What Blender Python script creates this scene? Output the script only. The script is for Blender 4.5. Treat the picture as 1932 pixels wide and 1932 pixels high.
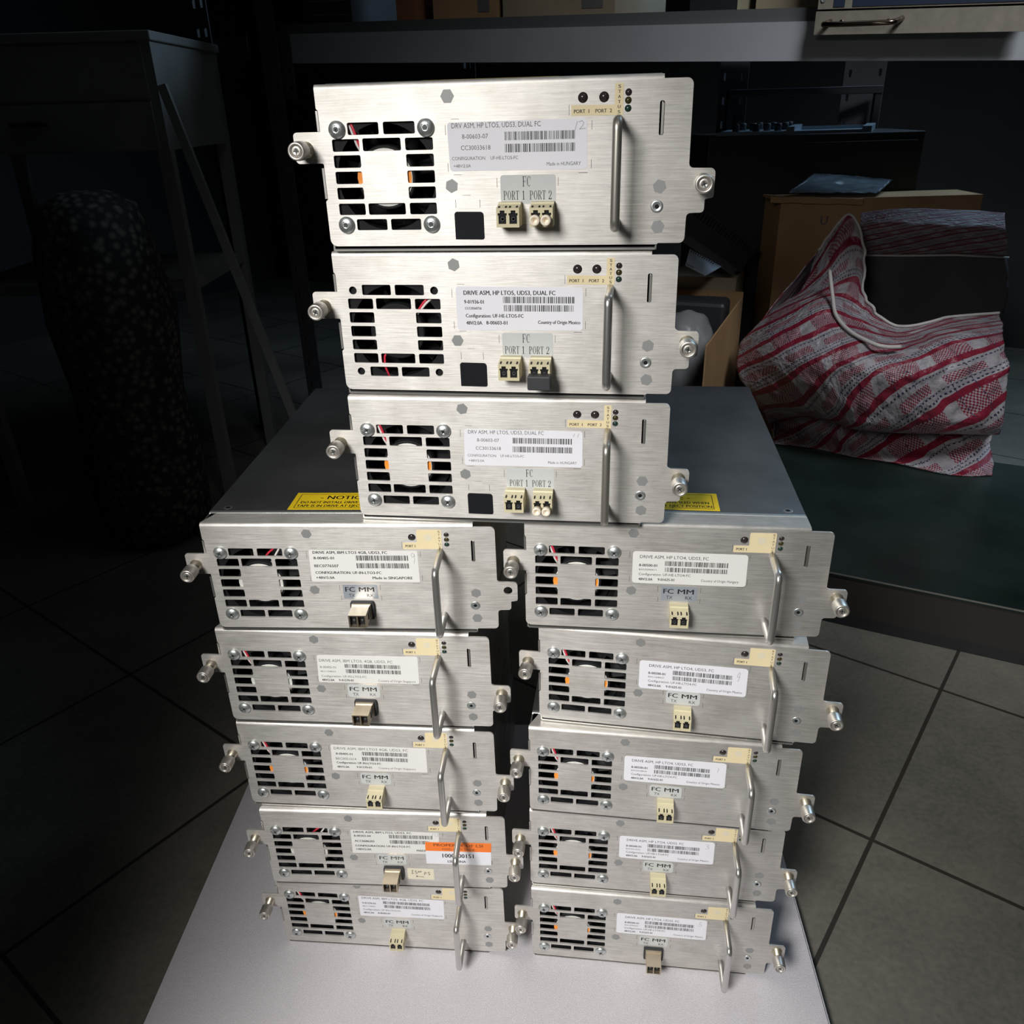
import bpy, bmesh, math, random
from mathutils import Vector, Matrix, noise
for o in list(bpy.data.objects): bpy.data.objects.remove(o, do_unlink=True)
S = bpy.context.scene
COL = S.collection
R = math.radians
MM = 0.001
ZF = 77.0                      # millimetres from the tile floor to the survey datum

# ------------------------------------------------------------------ camera
cam = bpy.data.cameras.new('camera'); camo = bpy.data.objects.new('camera', cam); COL.objects.link(camo)
PIT, ROLL = R(26.175946), R(-1.625034)
fwd = Vector((0, math.cos(PIT), -math.sin(PIT))); up0 = Vector((0, math.sin(PIT), math.cos(PIT))); r0 = Vector((1, 0, 0))
rt = math.cos(ROLL)*r0 + math.sin(ROLL)*up0; up = -math.sin(ROLL)*r0 + math.cos(ROLL)*up0
M = Matrix((rt, up, -fwd)).transposed().to_4x4(); M.translation = Vector((0, 0, (623.7266+ZF)*MM))
camo.matrix_world = M
cam.sensor_width = 36; cam.lens = 1558.346/1932*36; cam.clip_start = 0.01; cam.clip_end = 50
S.camera = camo

# ------------------------------------------------------------------ world, lights, exposure
w = bpy.data.worlds.new('world'); S.world = w; w.use_nodes = True
bg = w.node_tree.nodes['Background']; bg.inputs[0].default_value = (0.62, 0.75, 1.0, 1); bg.inputs[1].default_value = 0.002
def area(name, loc, target, sx, sy, power, col, spread=180):
    l = bpy.data.lights.new(name, 'AREA'); l.shape = 'RECTANGLE'; l.size = sx; l.size_y = sy
    l.energy = power; l.color = col; l.spread = R(spread)
    o = bpy.data.objects.new(name, l); COL.objects.link(o); o.location = loc
    d = (Vector(target)-Vector(loc)).normalized()
    o.rotation_euler = d.to_track_quat('-Z', 'Y').to_euler(); return o
area('doorway_daylight', (-0.42, -0.40, 1.02), (0.02, 0.47, 0.21), 0.30, 0.30, 2.55, (1.0, 0.975, 0.935), 64)
area('high_window_daylight', (0.78, -0.30, 2.15), (0.70, 1.24, 0.58), 0.7, 0.6, 2.7, (0.90, 0.95, 1.0), 44)
area('side_window_daylight', (1.74, 2.20, 1.85), (0.37, 1.58, 0.43), 0.9, 0.7, 9.0, (0.50, 0.75, 1.0), 100)
area('ceiling_fill', (0.60, 1.20, 2.66), (0.60, 1.20, 0.0), 1.4, 1.0, 0.9, (0.80, 0.88, 1.0), 130)  # soft overhead fill light, added to lift the dark background
S.view_settings.view_transform = 'Standard'; S.view_settings.look = 'None'
S.view_settings.exposure = 0.0; S.view_settings.gamma = 1.0; S.view_settings.use_curve_mapping = False

# ------------------------------------------------------------------ materials
def mat(name, col, rough=0.5, metal=0.0, spec=0.5, bump=0.0, bscale=200.0, var=0.0, vscale=20.0, aniso=0, alpha=None, coat=0):
    m = bpy.data.materials.new(name); m.use_nodes = True; nt = m.node_tree; b = nt.nodes['Principled BSDF']
    b.inputs['Base Color'].default_value = (*col, 1); b.inputs['Roughness'].default_value = rough
    b.inputs['Metallic'].default_value = metal; b.inputs['Specular IOR Level'].default_value = spec
    tc = nt.nodes.new('ShaderNodeTexCoord')
    n = nt.nodes.new('ShaderNodeTexNoise'); n.inputs['Scale'].default_value = vscale; n.inputs['Detail'].default_value = 6
    nt.links.new(tc.outputs['Object'], n.inputs['Vector'])
    if var > 0:
        r = nt.nodes.new('ShaderNodeValToRGB'); r.color_ramp.elements[0].position = 0.3; r.color_ramp.elements[1].position = 0.7
        r.color_ramp.elements[0].color = (*[c*(1-var) for c in col], 1); r.color_ramp.elements[1].color = (*[min(1, c*(1+var)) for c in col], 1)
        nt.links.new(n.outputs['Fac'], r.inputs['Fac']); nt.links.new(r.outputs['Color'], b.inputs['Base Color'])
    if bump > 0:
        n2 = nt.nodes.new('ShaderNodeTexNoise'); n2.inputs['Scale'].default_value = bscale; n2.inputs['Detail'].default_value = 3
        nt.links.new(tc.outputs['Object'], n2.inputs['Vector'])
        bp = nt.nodes.new('ShaderNodeBump'); bp.inputs['Strength'].default_value = bump; bp.inputs['Distance'].default_value = 0.002
        nt.links.new(n2.outputs['Fac'], bp.inputs['Height']); nt.links.new(bp.outputs['Normal'], b.inputs['Normal'])
    if alpha is not None: b.inputs['Alpha'].default_value = alpha
    if coat: b.inputs['Coat Weight'].default_value = coat
    return m

def brushed(name, col, rough):
    m = bpy.data.materials.new(name); m.use_nodes = True; nt = m.node_tree; b = nt.nodes['Principled BSDF']
    L = nt.links.new
    uv = nt.nodes.new('ShaderNodeUVMap')
    oi = nt.nodes.new('ShaderNodeObjectInfo')
    off = nt.nodes.new('ShaderNodeVectorMath'); off.operation = 'ADD'
    cmb = nt.nodes.new('ShaderNodeCombineXYZ'); mul = nt.nodes.new('ShaderNodeMath'); mul.operation = 'MULTIPLY'; mul.inputs[1].default_value = 17.0
    L(oi.outputs['Random'], mul.inputs[0]); L(mul.outputs[0], cmb.inputs[0]); L(mul.outputs[0], cmb.inputs[2])
    L(uv.outputs[0], off.inputs[0]); L(cmb.outputs[0], off.inputs[1])
    mp = nt.nodes.new('ShaderNodeMapping'); mp.inputs['Scale'].default_value = (3.0, 95.0, 1.0); L(off.outputs[0], mp.inputs[0])
    n = nt.nodes.new('ShaderNodeTexNoise'); n.inputs['Scale'].default_value = 1.6; n.inputs['Detail'].default_value = 5; n.inputs['Roughness'].default_value = 0.75
    L(mp.outputs[0], n.inputs['Vector'])
    n2 = nt.nodes.new('ShaderNodeTexNoise'); n2.inputs['Scale'].default_value = 3.2; n2.inputs['Detail'].default_value = 7; n2.inputs['Roughness'].default_value = 0.65
    L(off.outputs[0], n2.inputs['Vector'])
    rp = nt.nodes.new('ShaderNodeValToRGB'); rp.color_ramp.elements[0].position = 0.30; rp.color_ramp.elements[1].position = 0.68
    rp.color_ramp.elements[0].color = (*[c*0.72 for c in col], 1); rp.color_ramp.elements[1].color = (*[min(1, c*1.08) for c in col], 1)
    L(n.outputs['Fac'], rp.inputs['Fac'])
    mx = nt.nodes.new('ShaderNodeMix'); mx.data_type = 'RGBA'; mx.blend_type = 'MULTIPLY'; mx.inputs['Factor'].default_value = 1.0
    rp2 = nt.nodes.new('ShaderNodeValToRGB'); rp2.color_ramp.elements[0].position = 0.25; rp2.color_ramp.elements[1].position = 0.6
    rp2.color_ramp.elements[0].color = (0.80, 0.79, 0.77, 1); rp2.color_ramp.elements[1].color = (1, 1, 1, 1)
    L(n2.outputs['Fac'], rp2.inputs['Fac']); L(rp.outputs['Color'], mx.inputs['A']); L(rp2.outputs['Color'], mx.inputs['B'])
    L(mx.outputs['Result'], b.inputs['Base Color'])
    mr = nt.nodes.new('ShaderNodeMapRange'); mr.inputs['To Min'].default_value = rough-0.07; mr.inputs['To Max'].default_value = rough+0.09
    L(n.outputs['Fac'], mr.inputs['Value']); L(mr.outputs[0], b.inputs['Roughness'])
    bp = nt.nodes.new('ShaderNodeBump'); bp.inputs['Strength'].default_value = 0.10; bp.inputs['Distance'].default_value = 0.0006
    L(n.outputs['Fac'], bp.inputs['Height']); L(bp.outputs['Normal'], b.inputs['Normal'])
    b.inputs['Metallic'].default_value = 0.86
    b.inputs['Anisotropic'].default_value = 0.6; b.inputs['Anisotropic Rotation'].default_value = 0.25
    tg = nt.nodes.new('ShaderNodeTangent'); tg.direction_type = 'UV_MAP'; L(tg.outputs[0], b.inputs['Tangent'])
    return m

MT = {}
MT['face'] = brushed('brushed_aluminium', (0.76, 0.74, 0.71), 0.50)
MT['lid'] = mat('galvanised_lid', (0.50, 0.52, 0.53), 0.30, 0.92, var=0.28, vscale=14, bump=0.02, bscale=60)
MT['sheet'] = mat('sheet_steel', (0.62, 0.61, 0.58), 0.36, 0.9, var=0.12, vscale=30)
MT['inside'] = mat('black_plastic', (0.010, 0.010, 0.012), 0.6, spec=0.2)
MT['hex'] = mat('insert_steel', (0.34, 0.35, 0.35), 0.55, 0.45)
MT['screw'] = mat('zinc_screw', (0.66, 0.70, 0.70), 0.36, 0.85)
MT['recess'] = mat('screw_recess', (0.10, 0.11, 0.11), 0.4, 0.6)
MT['knob'] = mat('nickel_knob', (0.68, 0.65, 0.60), 0.40, 0.85)
MT['neck'] = mat('brass_neck', (0.60, 0.54, 0.42), 0.38, 0.85)
MT['chrome'] = mat('polished_rod', (0.66, 0.65, 0.63), 0.30, 0.88)
MT['satin'] = mat('satin_rod', (0.50, 0.48, 0.43), 0.40, 0.85)
MT['beige'] = mat('beige_plastic', (0.66, 0.60, 0.40), 0.45, var=0.05, vscale=60)
MT['cream'] = mat('cream_sticker', (0.82, 0.70, 0.44), 0.5, var=0.03, vscale=40)
MT['creamdot'] = mat('cream_dot', (0.75, 0.69, 0.52), 0.5)
MT['white'] = mat('white_label', (0.84, 0.84, 0.90), 0.45, var=0.02, vscale=30)
MT['pale'] = mat('pale_label', (0.80, 0.80, 0.78), 0.45, var=0.02, vscale=30)
MT['greylab'] = mat('grey_label', (0.58, 0.60, 0.60), 0.5)
MT['bluelab'] = mat('silver_blue_label', (0.42, 0.46, 0.52), 0.40, 0.35)
MT['ink'] = mat('black_ink', (0.018, 0.018, 0.020), 0.5)
MT['greyink'] = mat('grey_ink', (0.13, 0.12, 0.12), 0.6)
MT['pencil'] = mat('pencil', (0.42, 0.42, 0.45), 0.6)
MT['orange'] = mat('orange_paper', (0.95, 0.22, 0.03), 0.5)
MT['brown_ink'] = mat('brown_ink', (0.20, 0.05, 0.02), 0.6)
MT['note'] = mat('note_paper', (0.80, 0.74, 0.58), 0.6)
MT['yellow'] = mat('yellow_label', (0.90, 0.64, 0.02), 0.42, var=0.05, vscale=30)
MT['led'] = mat('led_lens', (0.035, 0.028, 0.028), 0.16)
MT['ledg'] = mat('led_lens_green', (0.02, 0.05, 0.04), 0.16)
MT['ledy'] = mat('led_lens_amber', (0.05, 0.04, 0.012), 0.16)
MT['plug'] = mat('ivory_plug', (0.85, 0.76, 0.62), 0.4)
MT['rubber'] = mat('dark_rubber', (0.035, 0.037, 0.042), 0.6)
MT['cage'] = mat('transceiver_metal', (0.62, 0.53, 0.40), 0.34, 0.9)
MT['blackcover'] = mat('black_cover', (0.010, 0.011, 0.014), 0.6, spec=0.15)
MT['redwire'] = mat('red_wire', (0.65, 0.03, 0.06), 0.4)
MT['whitewire'] = mat('white_wire', (0.75, 0.72, 0.70), 0.4)
MT['sticker'] = mat('fan_sticker', (0.70, 0.70, 0.66), 0.45)
MT['fanorange'] = mat('fan_sticker_orange', (0.95, 0.32, 0.04), 0.45)
MT['tick'] = mat('scribed_line', (0.16, 0.155, 0.15), 0.6, 0.4)

# ------------------------------------------------------------------ mesh helpers (millimetres in, metres out)
class MB:
    def __init__(s): s.v = []; s.f = []; s.m = []; s.sm = []; s.mats = []
    def mi(s, k):
        if k not in s.mats: s.mats.append(k)
        return s.mats.index(k)
    def add(s, vs, fs, k, smooth=False, T=None):
        b = len(s.v); i = s.mi(k)
        for p in vs:
            p = Vector(p); s.v.append(T @ p if T is not None else p)
        for f in fs: s.f.append([b+q for q in f]); s.m.append(i); s.sm.append(smooth)
    def box(s, a, b, k, T=None, ch=0):
        x0, y0, z0 = a; x1, y1, z1 = b
        if ch <= 0:
            vs = [(x0,y0,z0),(x1,y0,z0),(x1,y1,z0),(x0,y1,z0),(x0,y0,z1),(x1,y0,z1),(x1,y1,z1),(x0,y1,z1)]
            s.add(vs, [(0,3,2,1),(4,5,6,7),(0,1,5,4),(1,2,6,5),(2,3,7,6),(3,0,4,7)], k, False, T)
        else:
            bm = bmesh.new(); bmesh.ops.create_cube(bm, size=1)
            for v in bm.verts: v.co = Vector(((x0+x1)/2+v.co.x*(x1-x0), (y0+y1)/2+v.co.y*(y1-y0), (z0+z1)/2+v.co.z*(z1-z0)))
            bmesh.ops.bevel(bm, geom=list(bm.edges), offset=ch, segments=2, affect='EDGES', profile=0.5)
            s.bm(bm, k, False, T)
    def bm(s, bm, k, smooth=False, T=None):
        bm.verts.index_update()
        s.add([v.co.copy() for v in bm.verts], [[v.index for v in f.verts] for f in bm.faces], k, smooth, T); bm.free()
    def quad(s, ps, k): s.add(ps, [tuple(range(len(ps)))], k)
    def lathe(s, prof, k, n=24, T=None, smooth=True, cap=True):
        # profile of (radius, height) revolved about local z
        vs = []; fs = []
        for r, h in prof:
            for i in range(n):
                a = 2*math.pi*i/n; vs.append((r*math.cos(a), r*math.sin(a), h))
        for j in range(len(prof)-1):
            for i in range(n):
                i2 = (i+1) % n; fs.append((j*n+i, j*n+i2, (j+1)*n+i2, (j+1)*n+i))
        s.add(vs, fs, k, smooth, T)
        if cap:
            b = len(s.v)-n; i = s.mi(k); s.f.append(list(range(b, b+n))); s.m.append(i); s.sm.append(False)
            b = len(s.v)-n*len(prof); s.f.append(list(range(b+n-1, b-1, -1))); s.m.append(i); s.sm.append(False)
    def tube(s, path, r, k, n=12, T=None, cap=True):
        P = [Vector(p) for p in path]; vs = []; fs = []; N = None
        for i, p in enumerate(P):
            t = (P[min(i+1, len(P)-1)]-P[max(i-1, 0)]).normalized()
            if N is None: N = t.orthogonal().normalized()
            N = (N - t*N.dot(t)).normalized(); B = t.cross(N)
            for q in range(n):
                a = 2*math.pi*q/n; vs.append(p+N*(r*math.cos(a))+B*(r*math.sin(a)))
        for i in range(len(P)-1):
            for q in range(n): fs.append((i*n+q, i*n+(q+1) % n, (i+1)*n+(q+1) % n, (i+1)*n+q))
        if cap: fs.append(tuple(range(n-1, -1, -1))); fs.append(tuple(range((len(P)-1)*n, len(P)*n)))
        s.add(vs, fs, k, True, T)
    def prism(s, poly, y0, y1, k, T=None):
        # polygon in x, z extruded along y
        n = len(poly); vs = [(x, y0, z) for x, z in poly]+[(x, y1, z) for x, z in poly]
        fs = [tuple(range(n)), tuple(range(2*n-1, n-1, -1))]+[(i, i+n, (i+1) % n+n, (i+1) % n) for i in range(n)]
        s.add(vs, fs, k, False, T)
    def mesh(s, name, uvxz=False, sc=MM, fix=True):
        me = bpy.data.meshes.new(name); me.from_pydata([tuple(p*sc) for p in s.v], [], s.f)
        for k in s.mats: me.materials.append(MT[k] if isinstance(k, str) else k)
        me.polygons.foreach_set('material_index', s.m); me.polygons.foreach_set('use_smooth', s.sm); me.update()
        if fix:
            bm = bmesh.new(); bm.from_mesh(me); bmesh.ops.recalc_face_normals(bm, faces=bm.faces); bm.to_mesh(me); bm.free()
        if uvxz:
            uv = me.uv_layers.new(name='UVMap')
            for l in me.loops:
                c = me.vertices[l.vertex_index].co; uv.data[l.index].uv = (c.x*10, (c.z-c.y)*10)
        return me
def link(name, me, parent=None, label=None):
    o = bpy.data.objects.new(name, me); COL.objects.link(o)
    if parent is not None: o.parent = parent
    if label: o['label'] = label
    return o
def thing(name, label, cat, loc=(0, 0, 0), rz=0, group=None):
    o = bpy.data.objects.new(name, None); COL.objects.link(o); o.empty_display_size = 0.05
    o.location = loc; o.rotation_euler = (0, 0, rz); o['label'] = label; o['category'] = cat
    if group: o['group'] = group
    return o
def tag(o, label, cat, group=None, kind=None):
    o['label'] = label; o['category'] = cat
    if group: o['group'] = group
    if kind: o['kind'] = kind
    return o

def rounded(pts, seg=5):
    out = []; n = len(pts)
    for i, (x, z, r) in enumerate(pts):
        p = Vector((x, z)); a = Vector(pts[i-1][:2]); b = Vector(pts[(i+1) % n][:2])
        if r <= 0: out.append((x, z)); continue
        u = (a-p).normalized(); v = (b-p).normalized(); ang = u.angle(v); d = min(r/math.tan(ang/2), (a-p).length*0.49, (b-p).length*0.49)
        rr = d*math.tan(ang/2); c = p+(u+v).normalized()*(rr/math.sin(ang/2))
        s0 = p+u*d-c; s1 = p+v*d-c; a0 = math.atan2(s0.y, s0.x); da = math.atan2(s1.y, s1.x)-a0
        while da > math.pi: da -= 2*math.pi
        while da < -math.pi: da += 2*math.pi
        for q in range(seg+1): out.append((c.x+rr*math.cos(a0+da*q/seg), c.y+rr*math.sin(a0+da*q/seg)))
    return out
def circle(cx, cz, r, n=20): return [(cx+r*math.cos(2*math.pi*i/n), cz+r*math.sin(2*math.pi*i/n)) for i in range(n)]
def rrect(x0, z0, x1, z1, r): return rounded([(x0, z0, r), (x1, z0, r), (x1, z1, r), (x0, z1, r)], 3)

def filled(loops, y0, y1, mb, key):
    """flat sheet with real holes: outer loop and inner loops in x, z, thickness y0..y1"""
    cu = bpy.data.curves.new('tmp', 'CURVE'); cu.dimensions = '2D'; cu.fill_mode = 'BOTH'; cu.extrude = abs(y1-y0)/2
    for lp in loops:
        sp = cu.splines.new('POLY'); sp.points.add(len(lp)-1); sp.use_cyclic_u = True
        for p, (x, z) in zip(sp.points, lp): p.co = (x, z, 0, 1)
    ob = bpy.data.objects.new('tmp', cu); COL.objects.link(ob)
    dg = bpy.context.evaluated_depsgraph_get(); me = bpy.data.meshes.new_from_object(ob.evaluated_get(dg))
    mb.add([(v.co.x, (y0+y1)/2-v.co.z, v.co.y) for v in me.vertices], [list(p.vertices) for p in me.polygons], key)
    bpy.data.objects.remove(ob); bpy.data.curves.remove(cu); bpy.data.meshes.remove(me)

_tc = {}
def glyphs(txt, bold):
    k = (txt, 0)
    if k not in _tc:
        cu = bpy.data.curves.new('tmp', 'FONT'); cu.body = txt; cu.size = 1.0; cu.resolution_u = 2
        ob = bpy.data.objects.new('tmp', cu); COL.objects.link(ob)
        dg = bpy.context.evaluated_depsgraph_get(); me = bpy.data.meshes.new_from_object(ob.evaluated_get(dg))
        _tc[k] = ([(v.co.x, v.co.y) for v in me.vertices], [list(p.vertices) for p in me.polygons])
        bpy.data.objects.remove(ob); bpy.data.curves.remove(cu); bpy.data.meshes.remove(me)
    return _tc[k]
CAP = max(y for x, y in glyphs('H', False)[0])
def text(mb, txt, xl, xr, zc, cap, key='ink', bold=False, y=-0.2, fn=None):
    """lettering between xl and xr (or natural width when xr is None), centred on zc"""
    vs, fs = glyphs(txt, bold)
    if not vs: return
    x0 = min(p[0] for p in vs); x1 = max(p[0] for p in vs); sz = cap/CAP
    sx = sz if xr is None else (xr-xl)/(x1-x0)
    pts = [(xl+(px-x0)*sx, zc-cap/2+pz*sz) for px, pz in vs]
    for q in ((-.035*cap, .035*cap) if bold else (0,)):
        if fn: mb.add([fn(a+q, b) for a, b in pts], fs, key)
        else: mb.add([(a+q, y-q*.1, b) for a, b in pts], fs, key)

# hand-cut serif lettering for the port plates
def serif(mb, ch, x, z, wd, h, key, y):
    st = wd*0.20; th = h*0.045; L = lambda a, b, c, d: mb.add([(x+a*wd, y, z+b*h), (x+c*wd, y, z+b*h), (x+c*wd, y, z+d*h), (x+a*wd, y, z+d*h)], [(0, 1, 2, 3)], key)
    def ring(cx, cz, rx, rz, a0, a1, tv, thn, n=14):
        vs = []; 
        for i in range(n+1):
            a = a0+(a1-a0)*i/n; t = thn+(tv-thn)*abs(math.cos(a)); c, s_ = math.cos(a), math.sin(a)
            vs.append((x+wd*(cx+rx*c), y, z+h*(cz+rz*s_))); vs.append((x+wd*(cx+(rx-t/wd)*c), y, z+h*(cz+(rz-thn/h)*s_)))
        mb.add(vs, [(2*i, 2*i+1, 2*i+3, 2*i+2) for i in range(n)], key)
    sv = .20; fh = .045
    if ch in 'FPR':
        L(.12, 0, .12+sv, 1); L(0, 0, .46, fh); L(0, 1-fh, .5, 1)
        if ch == 'F': L(.3, 1-fh, .95, 1); L(.88, .76, .95, 1); L(.3, .48, .7, .48+fh); L(.64, .38, .7, .63)
        else: ring(.50, .74, .42, .26, -math.pi/2, math.pi/2, wd*.2, th); L(.3, .48, .5, .48+fh)
        if ch == 'R':
            mb.add([(x+.45*wd, y, z+.5*h), (x+.62*wd, y, z+.5*h), (x+1.02*wd, y, z), (x+.80*wd, y, z)], [(0, 1, 2, 3)], key)
    elif ch == 'C': ring(.5, .5, .5, .5, math.radians(48), math.radians(312), wd*.2, th, 22); L(.84, .62, .9, 1)
    elif ch == 'O': ring(.5, .5, .5, .5, 0, 2*math.pi, wd*.2, th, 26)
    elif ch == 'T': L(.4, 0, .6, 1); L(.24, 0, .76, fh); L(0, 1-fh, 1, 1); L(0, .74, .06, 1); L(.94, .74, 1, 1)
    elif ch == '1': L(.40, 0, .62, 1); L(.2, 0, .82, fh); mb.add([(x+.2*wd, y, z+.82*h), (x+.45*wd, y, z+.88*h), (x+.45*wd, y, z+h), (x+.4*wd, y, z+h)], [(0, 1, 2, 3)], key)
    elif ch == '2':
        ring(.5, .72, .42, .28, math.radians(-35), math.radians(190), wd*.2, th, 14)
        mb.add([(x+.70*wd, y, z+.60*h), (x+.88*wd, y, z+.58*h), (x+.28*wd, y, z+.10*h), (x+.06*wd, y, z+.04*h)], [(0, 1, 2, 3)], key); L(.06, 0, .92, .11); L(.86, 0, .92, .25)
def serif_text(mb, txt, xl, xr, zb, h, key, y):
    n = sum(.5 if c == ' ' else 1 for c in txt); adv = (xr-xl)/n; x = xl
    for c in txt:
        if c == ' ': x += adv*.5; continue
        serif(mb, c, x, zb, adv*.86, h, key, y); x += adv

# ------------------------------------------------------------------ the drive module, shared part meshes (local z = 0 at its base)
Z0 = 64.6
def zz(z): return z+Z0
def shift(loop): return [(x, z+Z0) for x, z in loop]
OUT = rounded([(-10.8, 20, 0), (-10.8, 10.6, 1), (-9.8, 9.6, .4), (-9.8, -0.9, .5), (-25.7, -0.9, 2.2), (-25.7, -17.0, 2.2), (-9.8, -17.0, 1), (-9.8, -36.0, .4), (-11, -37, 1),
               (-11, -61.7, 4.0), (176.7, -61.7, 0), (177.3, -61.0, 0), (191.6, -61.0, 3.0), (191.8, -45.5, 2.2), (201.0, -45.2, 2.0), (201.1, -38.4, .5), (205.7, -37.6, 1.5), (205.7, -22.9, 2.6), (191.7, -22.6, 2.4),
               (191.4, 20.2, 3.2), (176.7, 20.2, 0), (176.6, 20.0, 0)])
VENTS = [(5.8, -2.8, 23.5, 3.4), (26.1, -2.8, 43.8, 3.4)]
for (za, zb) in ((-11.1, -4.8), (-19.5, -13.0), (-27.9, -21.4), (-36.1, -29.8), (-44.5, -38.3)):
    VENTS += [(-3.7, za, 11.8, zb), (37.8, za, 53.4, zb)]
VENTS += [(13.7, -11.1, 35.3, -4.6), (13.7, -44.5, 35.3, -38.3), (5.9, -52.9, 23.8, -46.8), (26.1, -52.9, 43.7, -46.8)]
PORTS = (134.95, 145.96); PZ = 12.35
STAT = ((158.56, 14.2), (158.53, 10.47), (158.53, 6.69))
HEXES = ((62.67, 14.9), (62.6, -29.76), (176.7, -31.62), (176.76, -52.33))
FSC = ((0, 0), (50, 0), (-.1, -49.9), (49.95, -49.9))
def face_plate(kind, holes=False, bare=False):
    mb = MB(); lp = [OUT]+[rrect(a, b, c, d, 0.9) for a, b, c, d in VENTS]
    lp.append(rrect(174.9, -6.5, 177.4, 10.0, 1.0))
    for i, x in enumerate(PORTS):
        if kind == 'dual' or i == 0: lp.append(circle(x, PZ, 2.6))
    for x, z in STAT: lp.append(circle(x, z, 1.75))
    if holes: lp += [circle(x, z, 2.4) for x, z in FSC]
    if bare: lp.append(circle(199.1, -29.5, 3.1))
    filled([shift(l) for l in lp], 0, 1.2, mb, 'face')
    # rolled top edge and the flange behind it
    prof = [(0.0, 19.98)]+[(2.4-2.4*math.cos(t), 20+2.4*math.sin(t)) for t in [math.pi/2*i/8 for i in range(1, 9)]]+[(18.5, 22.4), (18.5, 21.3), (3, 21.3), (1.2, 19.98)]
    n = len(prof); xa, xb = -10.8, 176.6
    vs = [(xa+(1.2 if y < 18 else 8), y, zz(z)) for y, z in prof]+[(xb, y, zz(z)) for y, z in prof]
    vs = [((-10.8 if y < 3 else -10.8+(y-3)*.45), y, zz(z)) for y, z in prof]+[(xb, y, zz(z)) for y, z in prof]
    for i in range(n):
        j = (i+1) % n; mb.add([vs[i], vs[j], vs[n+j], vs[n+i]], [(0, 1, 2, 3)], 'lid' if i == 9 else 'face', 0 < i < 9)  # flange top given the darker lid metal to imitate a dark reflection
    mb.add(vs[:n], [tuple(range(n))], 'face'); mb.add(vs[n:], [tuple(range(n-1, -1, -1))], 'face')
    # scribed registration ticks around the labels
    def tick(x0, z0, x1, z1): mb.add([(x0, -.03, zz(z0)), (x1, -.03, zz(z0)), (x1, -.03, zz(z1)), (x0, -.03, zz(z1))], [(0, 1, 2, 3)], 'tick')
    for a in ((60.6, -4, 60.85, 1), (61, -22.5, 61.25, -18), (139.7, -3, 139.95, 1.5), (139.7, -22, 139.95, -17.5), (64, 3.7, 68.5, 3.9), (64, -24.1, 68.5, -23.9), (133, -24.2, 137.8, -23.9), (127.6, 4, 127.85, 9)): tick(*a)
    if kind == 'dual':
        for a in ((88, -31, 88.25, -26), (121.8, -30.5, 122.05, -26), (64.2, -41.3, 64.45, -37), (78, -41.3, 78.25, -37), (68.5, -34.8, 73, -34.6)): tick(*a)
    else:
        for a in ((80.6, -30, 80.85, -25.5), (81, -38, 81.25, -34), (109.4, -29.5, 109.65, -25.5), (109.6, -38, 109.85, -34)): tick(*a)
    me = mb.mesh('face_plate', uvxz=True); return me
def housing_mesh():
    mb = MB(); k = 'sheet'
    mb.box((-10.2, 1.25, 0), (-9.2, 297, zz(22)), k); mb.box((175.9, 1.25, 0), (176.6, 297, zz(22)), k)
    mb.box((-9.2, .4, 0), (175.9, 297, 1.2), k); mb.box((-9.2, 296, 1.2), (175.2, 297, zz(21)), k)
    mb.box((-9.2, 19, zz(21)), (175.2, 297, zz(22)), k)
    mb.box((-11.2, -.25, zz(-.7)), (-10.0, 3, zz(9.6)), k); mb.box((-11.2, -.25, zz(-35.6)), (-10.0, 3, zz(-19.4)), k)
    mb.box((176.0, -.1, zz(-6.0)), (177.1, 3, zz(9.0)), k)
    # dark guts a little way behind the grille and the lamps
    mb.box((-9, 36, 1.5), (175, 40, zz(20.9)), 'inside'); mb.box((56, 4, 1.5), (58, 36, zz(20.9)), 'inside')
    mb.box((-9.1, 1.5, 1.25), (-8.9, 36, zz(20.9)), 'inside'); mb.box((-9, 2, 1.25), (175, 36, 1.5), 'inside')
    mb.box((58, 3, zz(2)), (172, 6, zz(19)), 'inside')
    return mb.mesh('housing')
def lid_mesh():
    mb = MB(); z0, z1 = zz(22.02), zz(23.15)
    prof = [(16.6, z0), (16.6, z0+.5)]+[(18.6-2.0*math.cos(t), z1-.75+.75*math.sin(t)) for t in (R(20), R(45), R(70))]+[(18.8, z1), (297.5, z1), (297.5, z0)]
    n = len(prof); vs = [(-9.9, y, z) for y, z in prof]+[(175.9, y, z) for y, z in prof]
    for i in range(n):
        j = (i+1) % n; mb.add([vs[i], vs[j], vs[n+j], vs[n+i]], [(0, 1, 2, 3)], 'screw' if i < 5 else 'lid', i < 5)
    mb.add(vs[:n], [tuple(range(n))], 'lid'); mb.add(vs[n:], [tuple(range(n-1, -1, -1))], 'lid')
    for x, y in ((1, 24), (165.5, 24.5)):
        T = Matrix.Translation((x, y, z1)); mb.lathe([(3.2, -.02), (3.2, .02), (2.9, .03)], 'sheet', 18, T); mb.lathe([(1.7, .0), (1.6, .04)], 'inside', 14, T)
    return mb.mesh('lid')
YROT = Matrix.Rotation(R(90), 4, 'X')          # local z axis -> world -y (out of the face)
def at(x, z, y=0): return Matrix.Translation((x, y, zz(z))) @ YROT
def cross(mb, T, r, w, d, key, rot):
    T2 = T @ Matrix.Rotation(rot, 4, 'Z')
    mb.box((-r, -w, -.3), (r, w, d), key, T2); mb.box((-w, -r, -.3), (w, r, d), key, T2)
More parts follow.
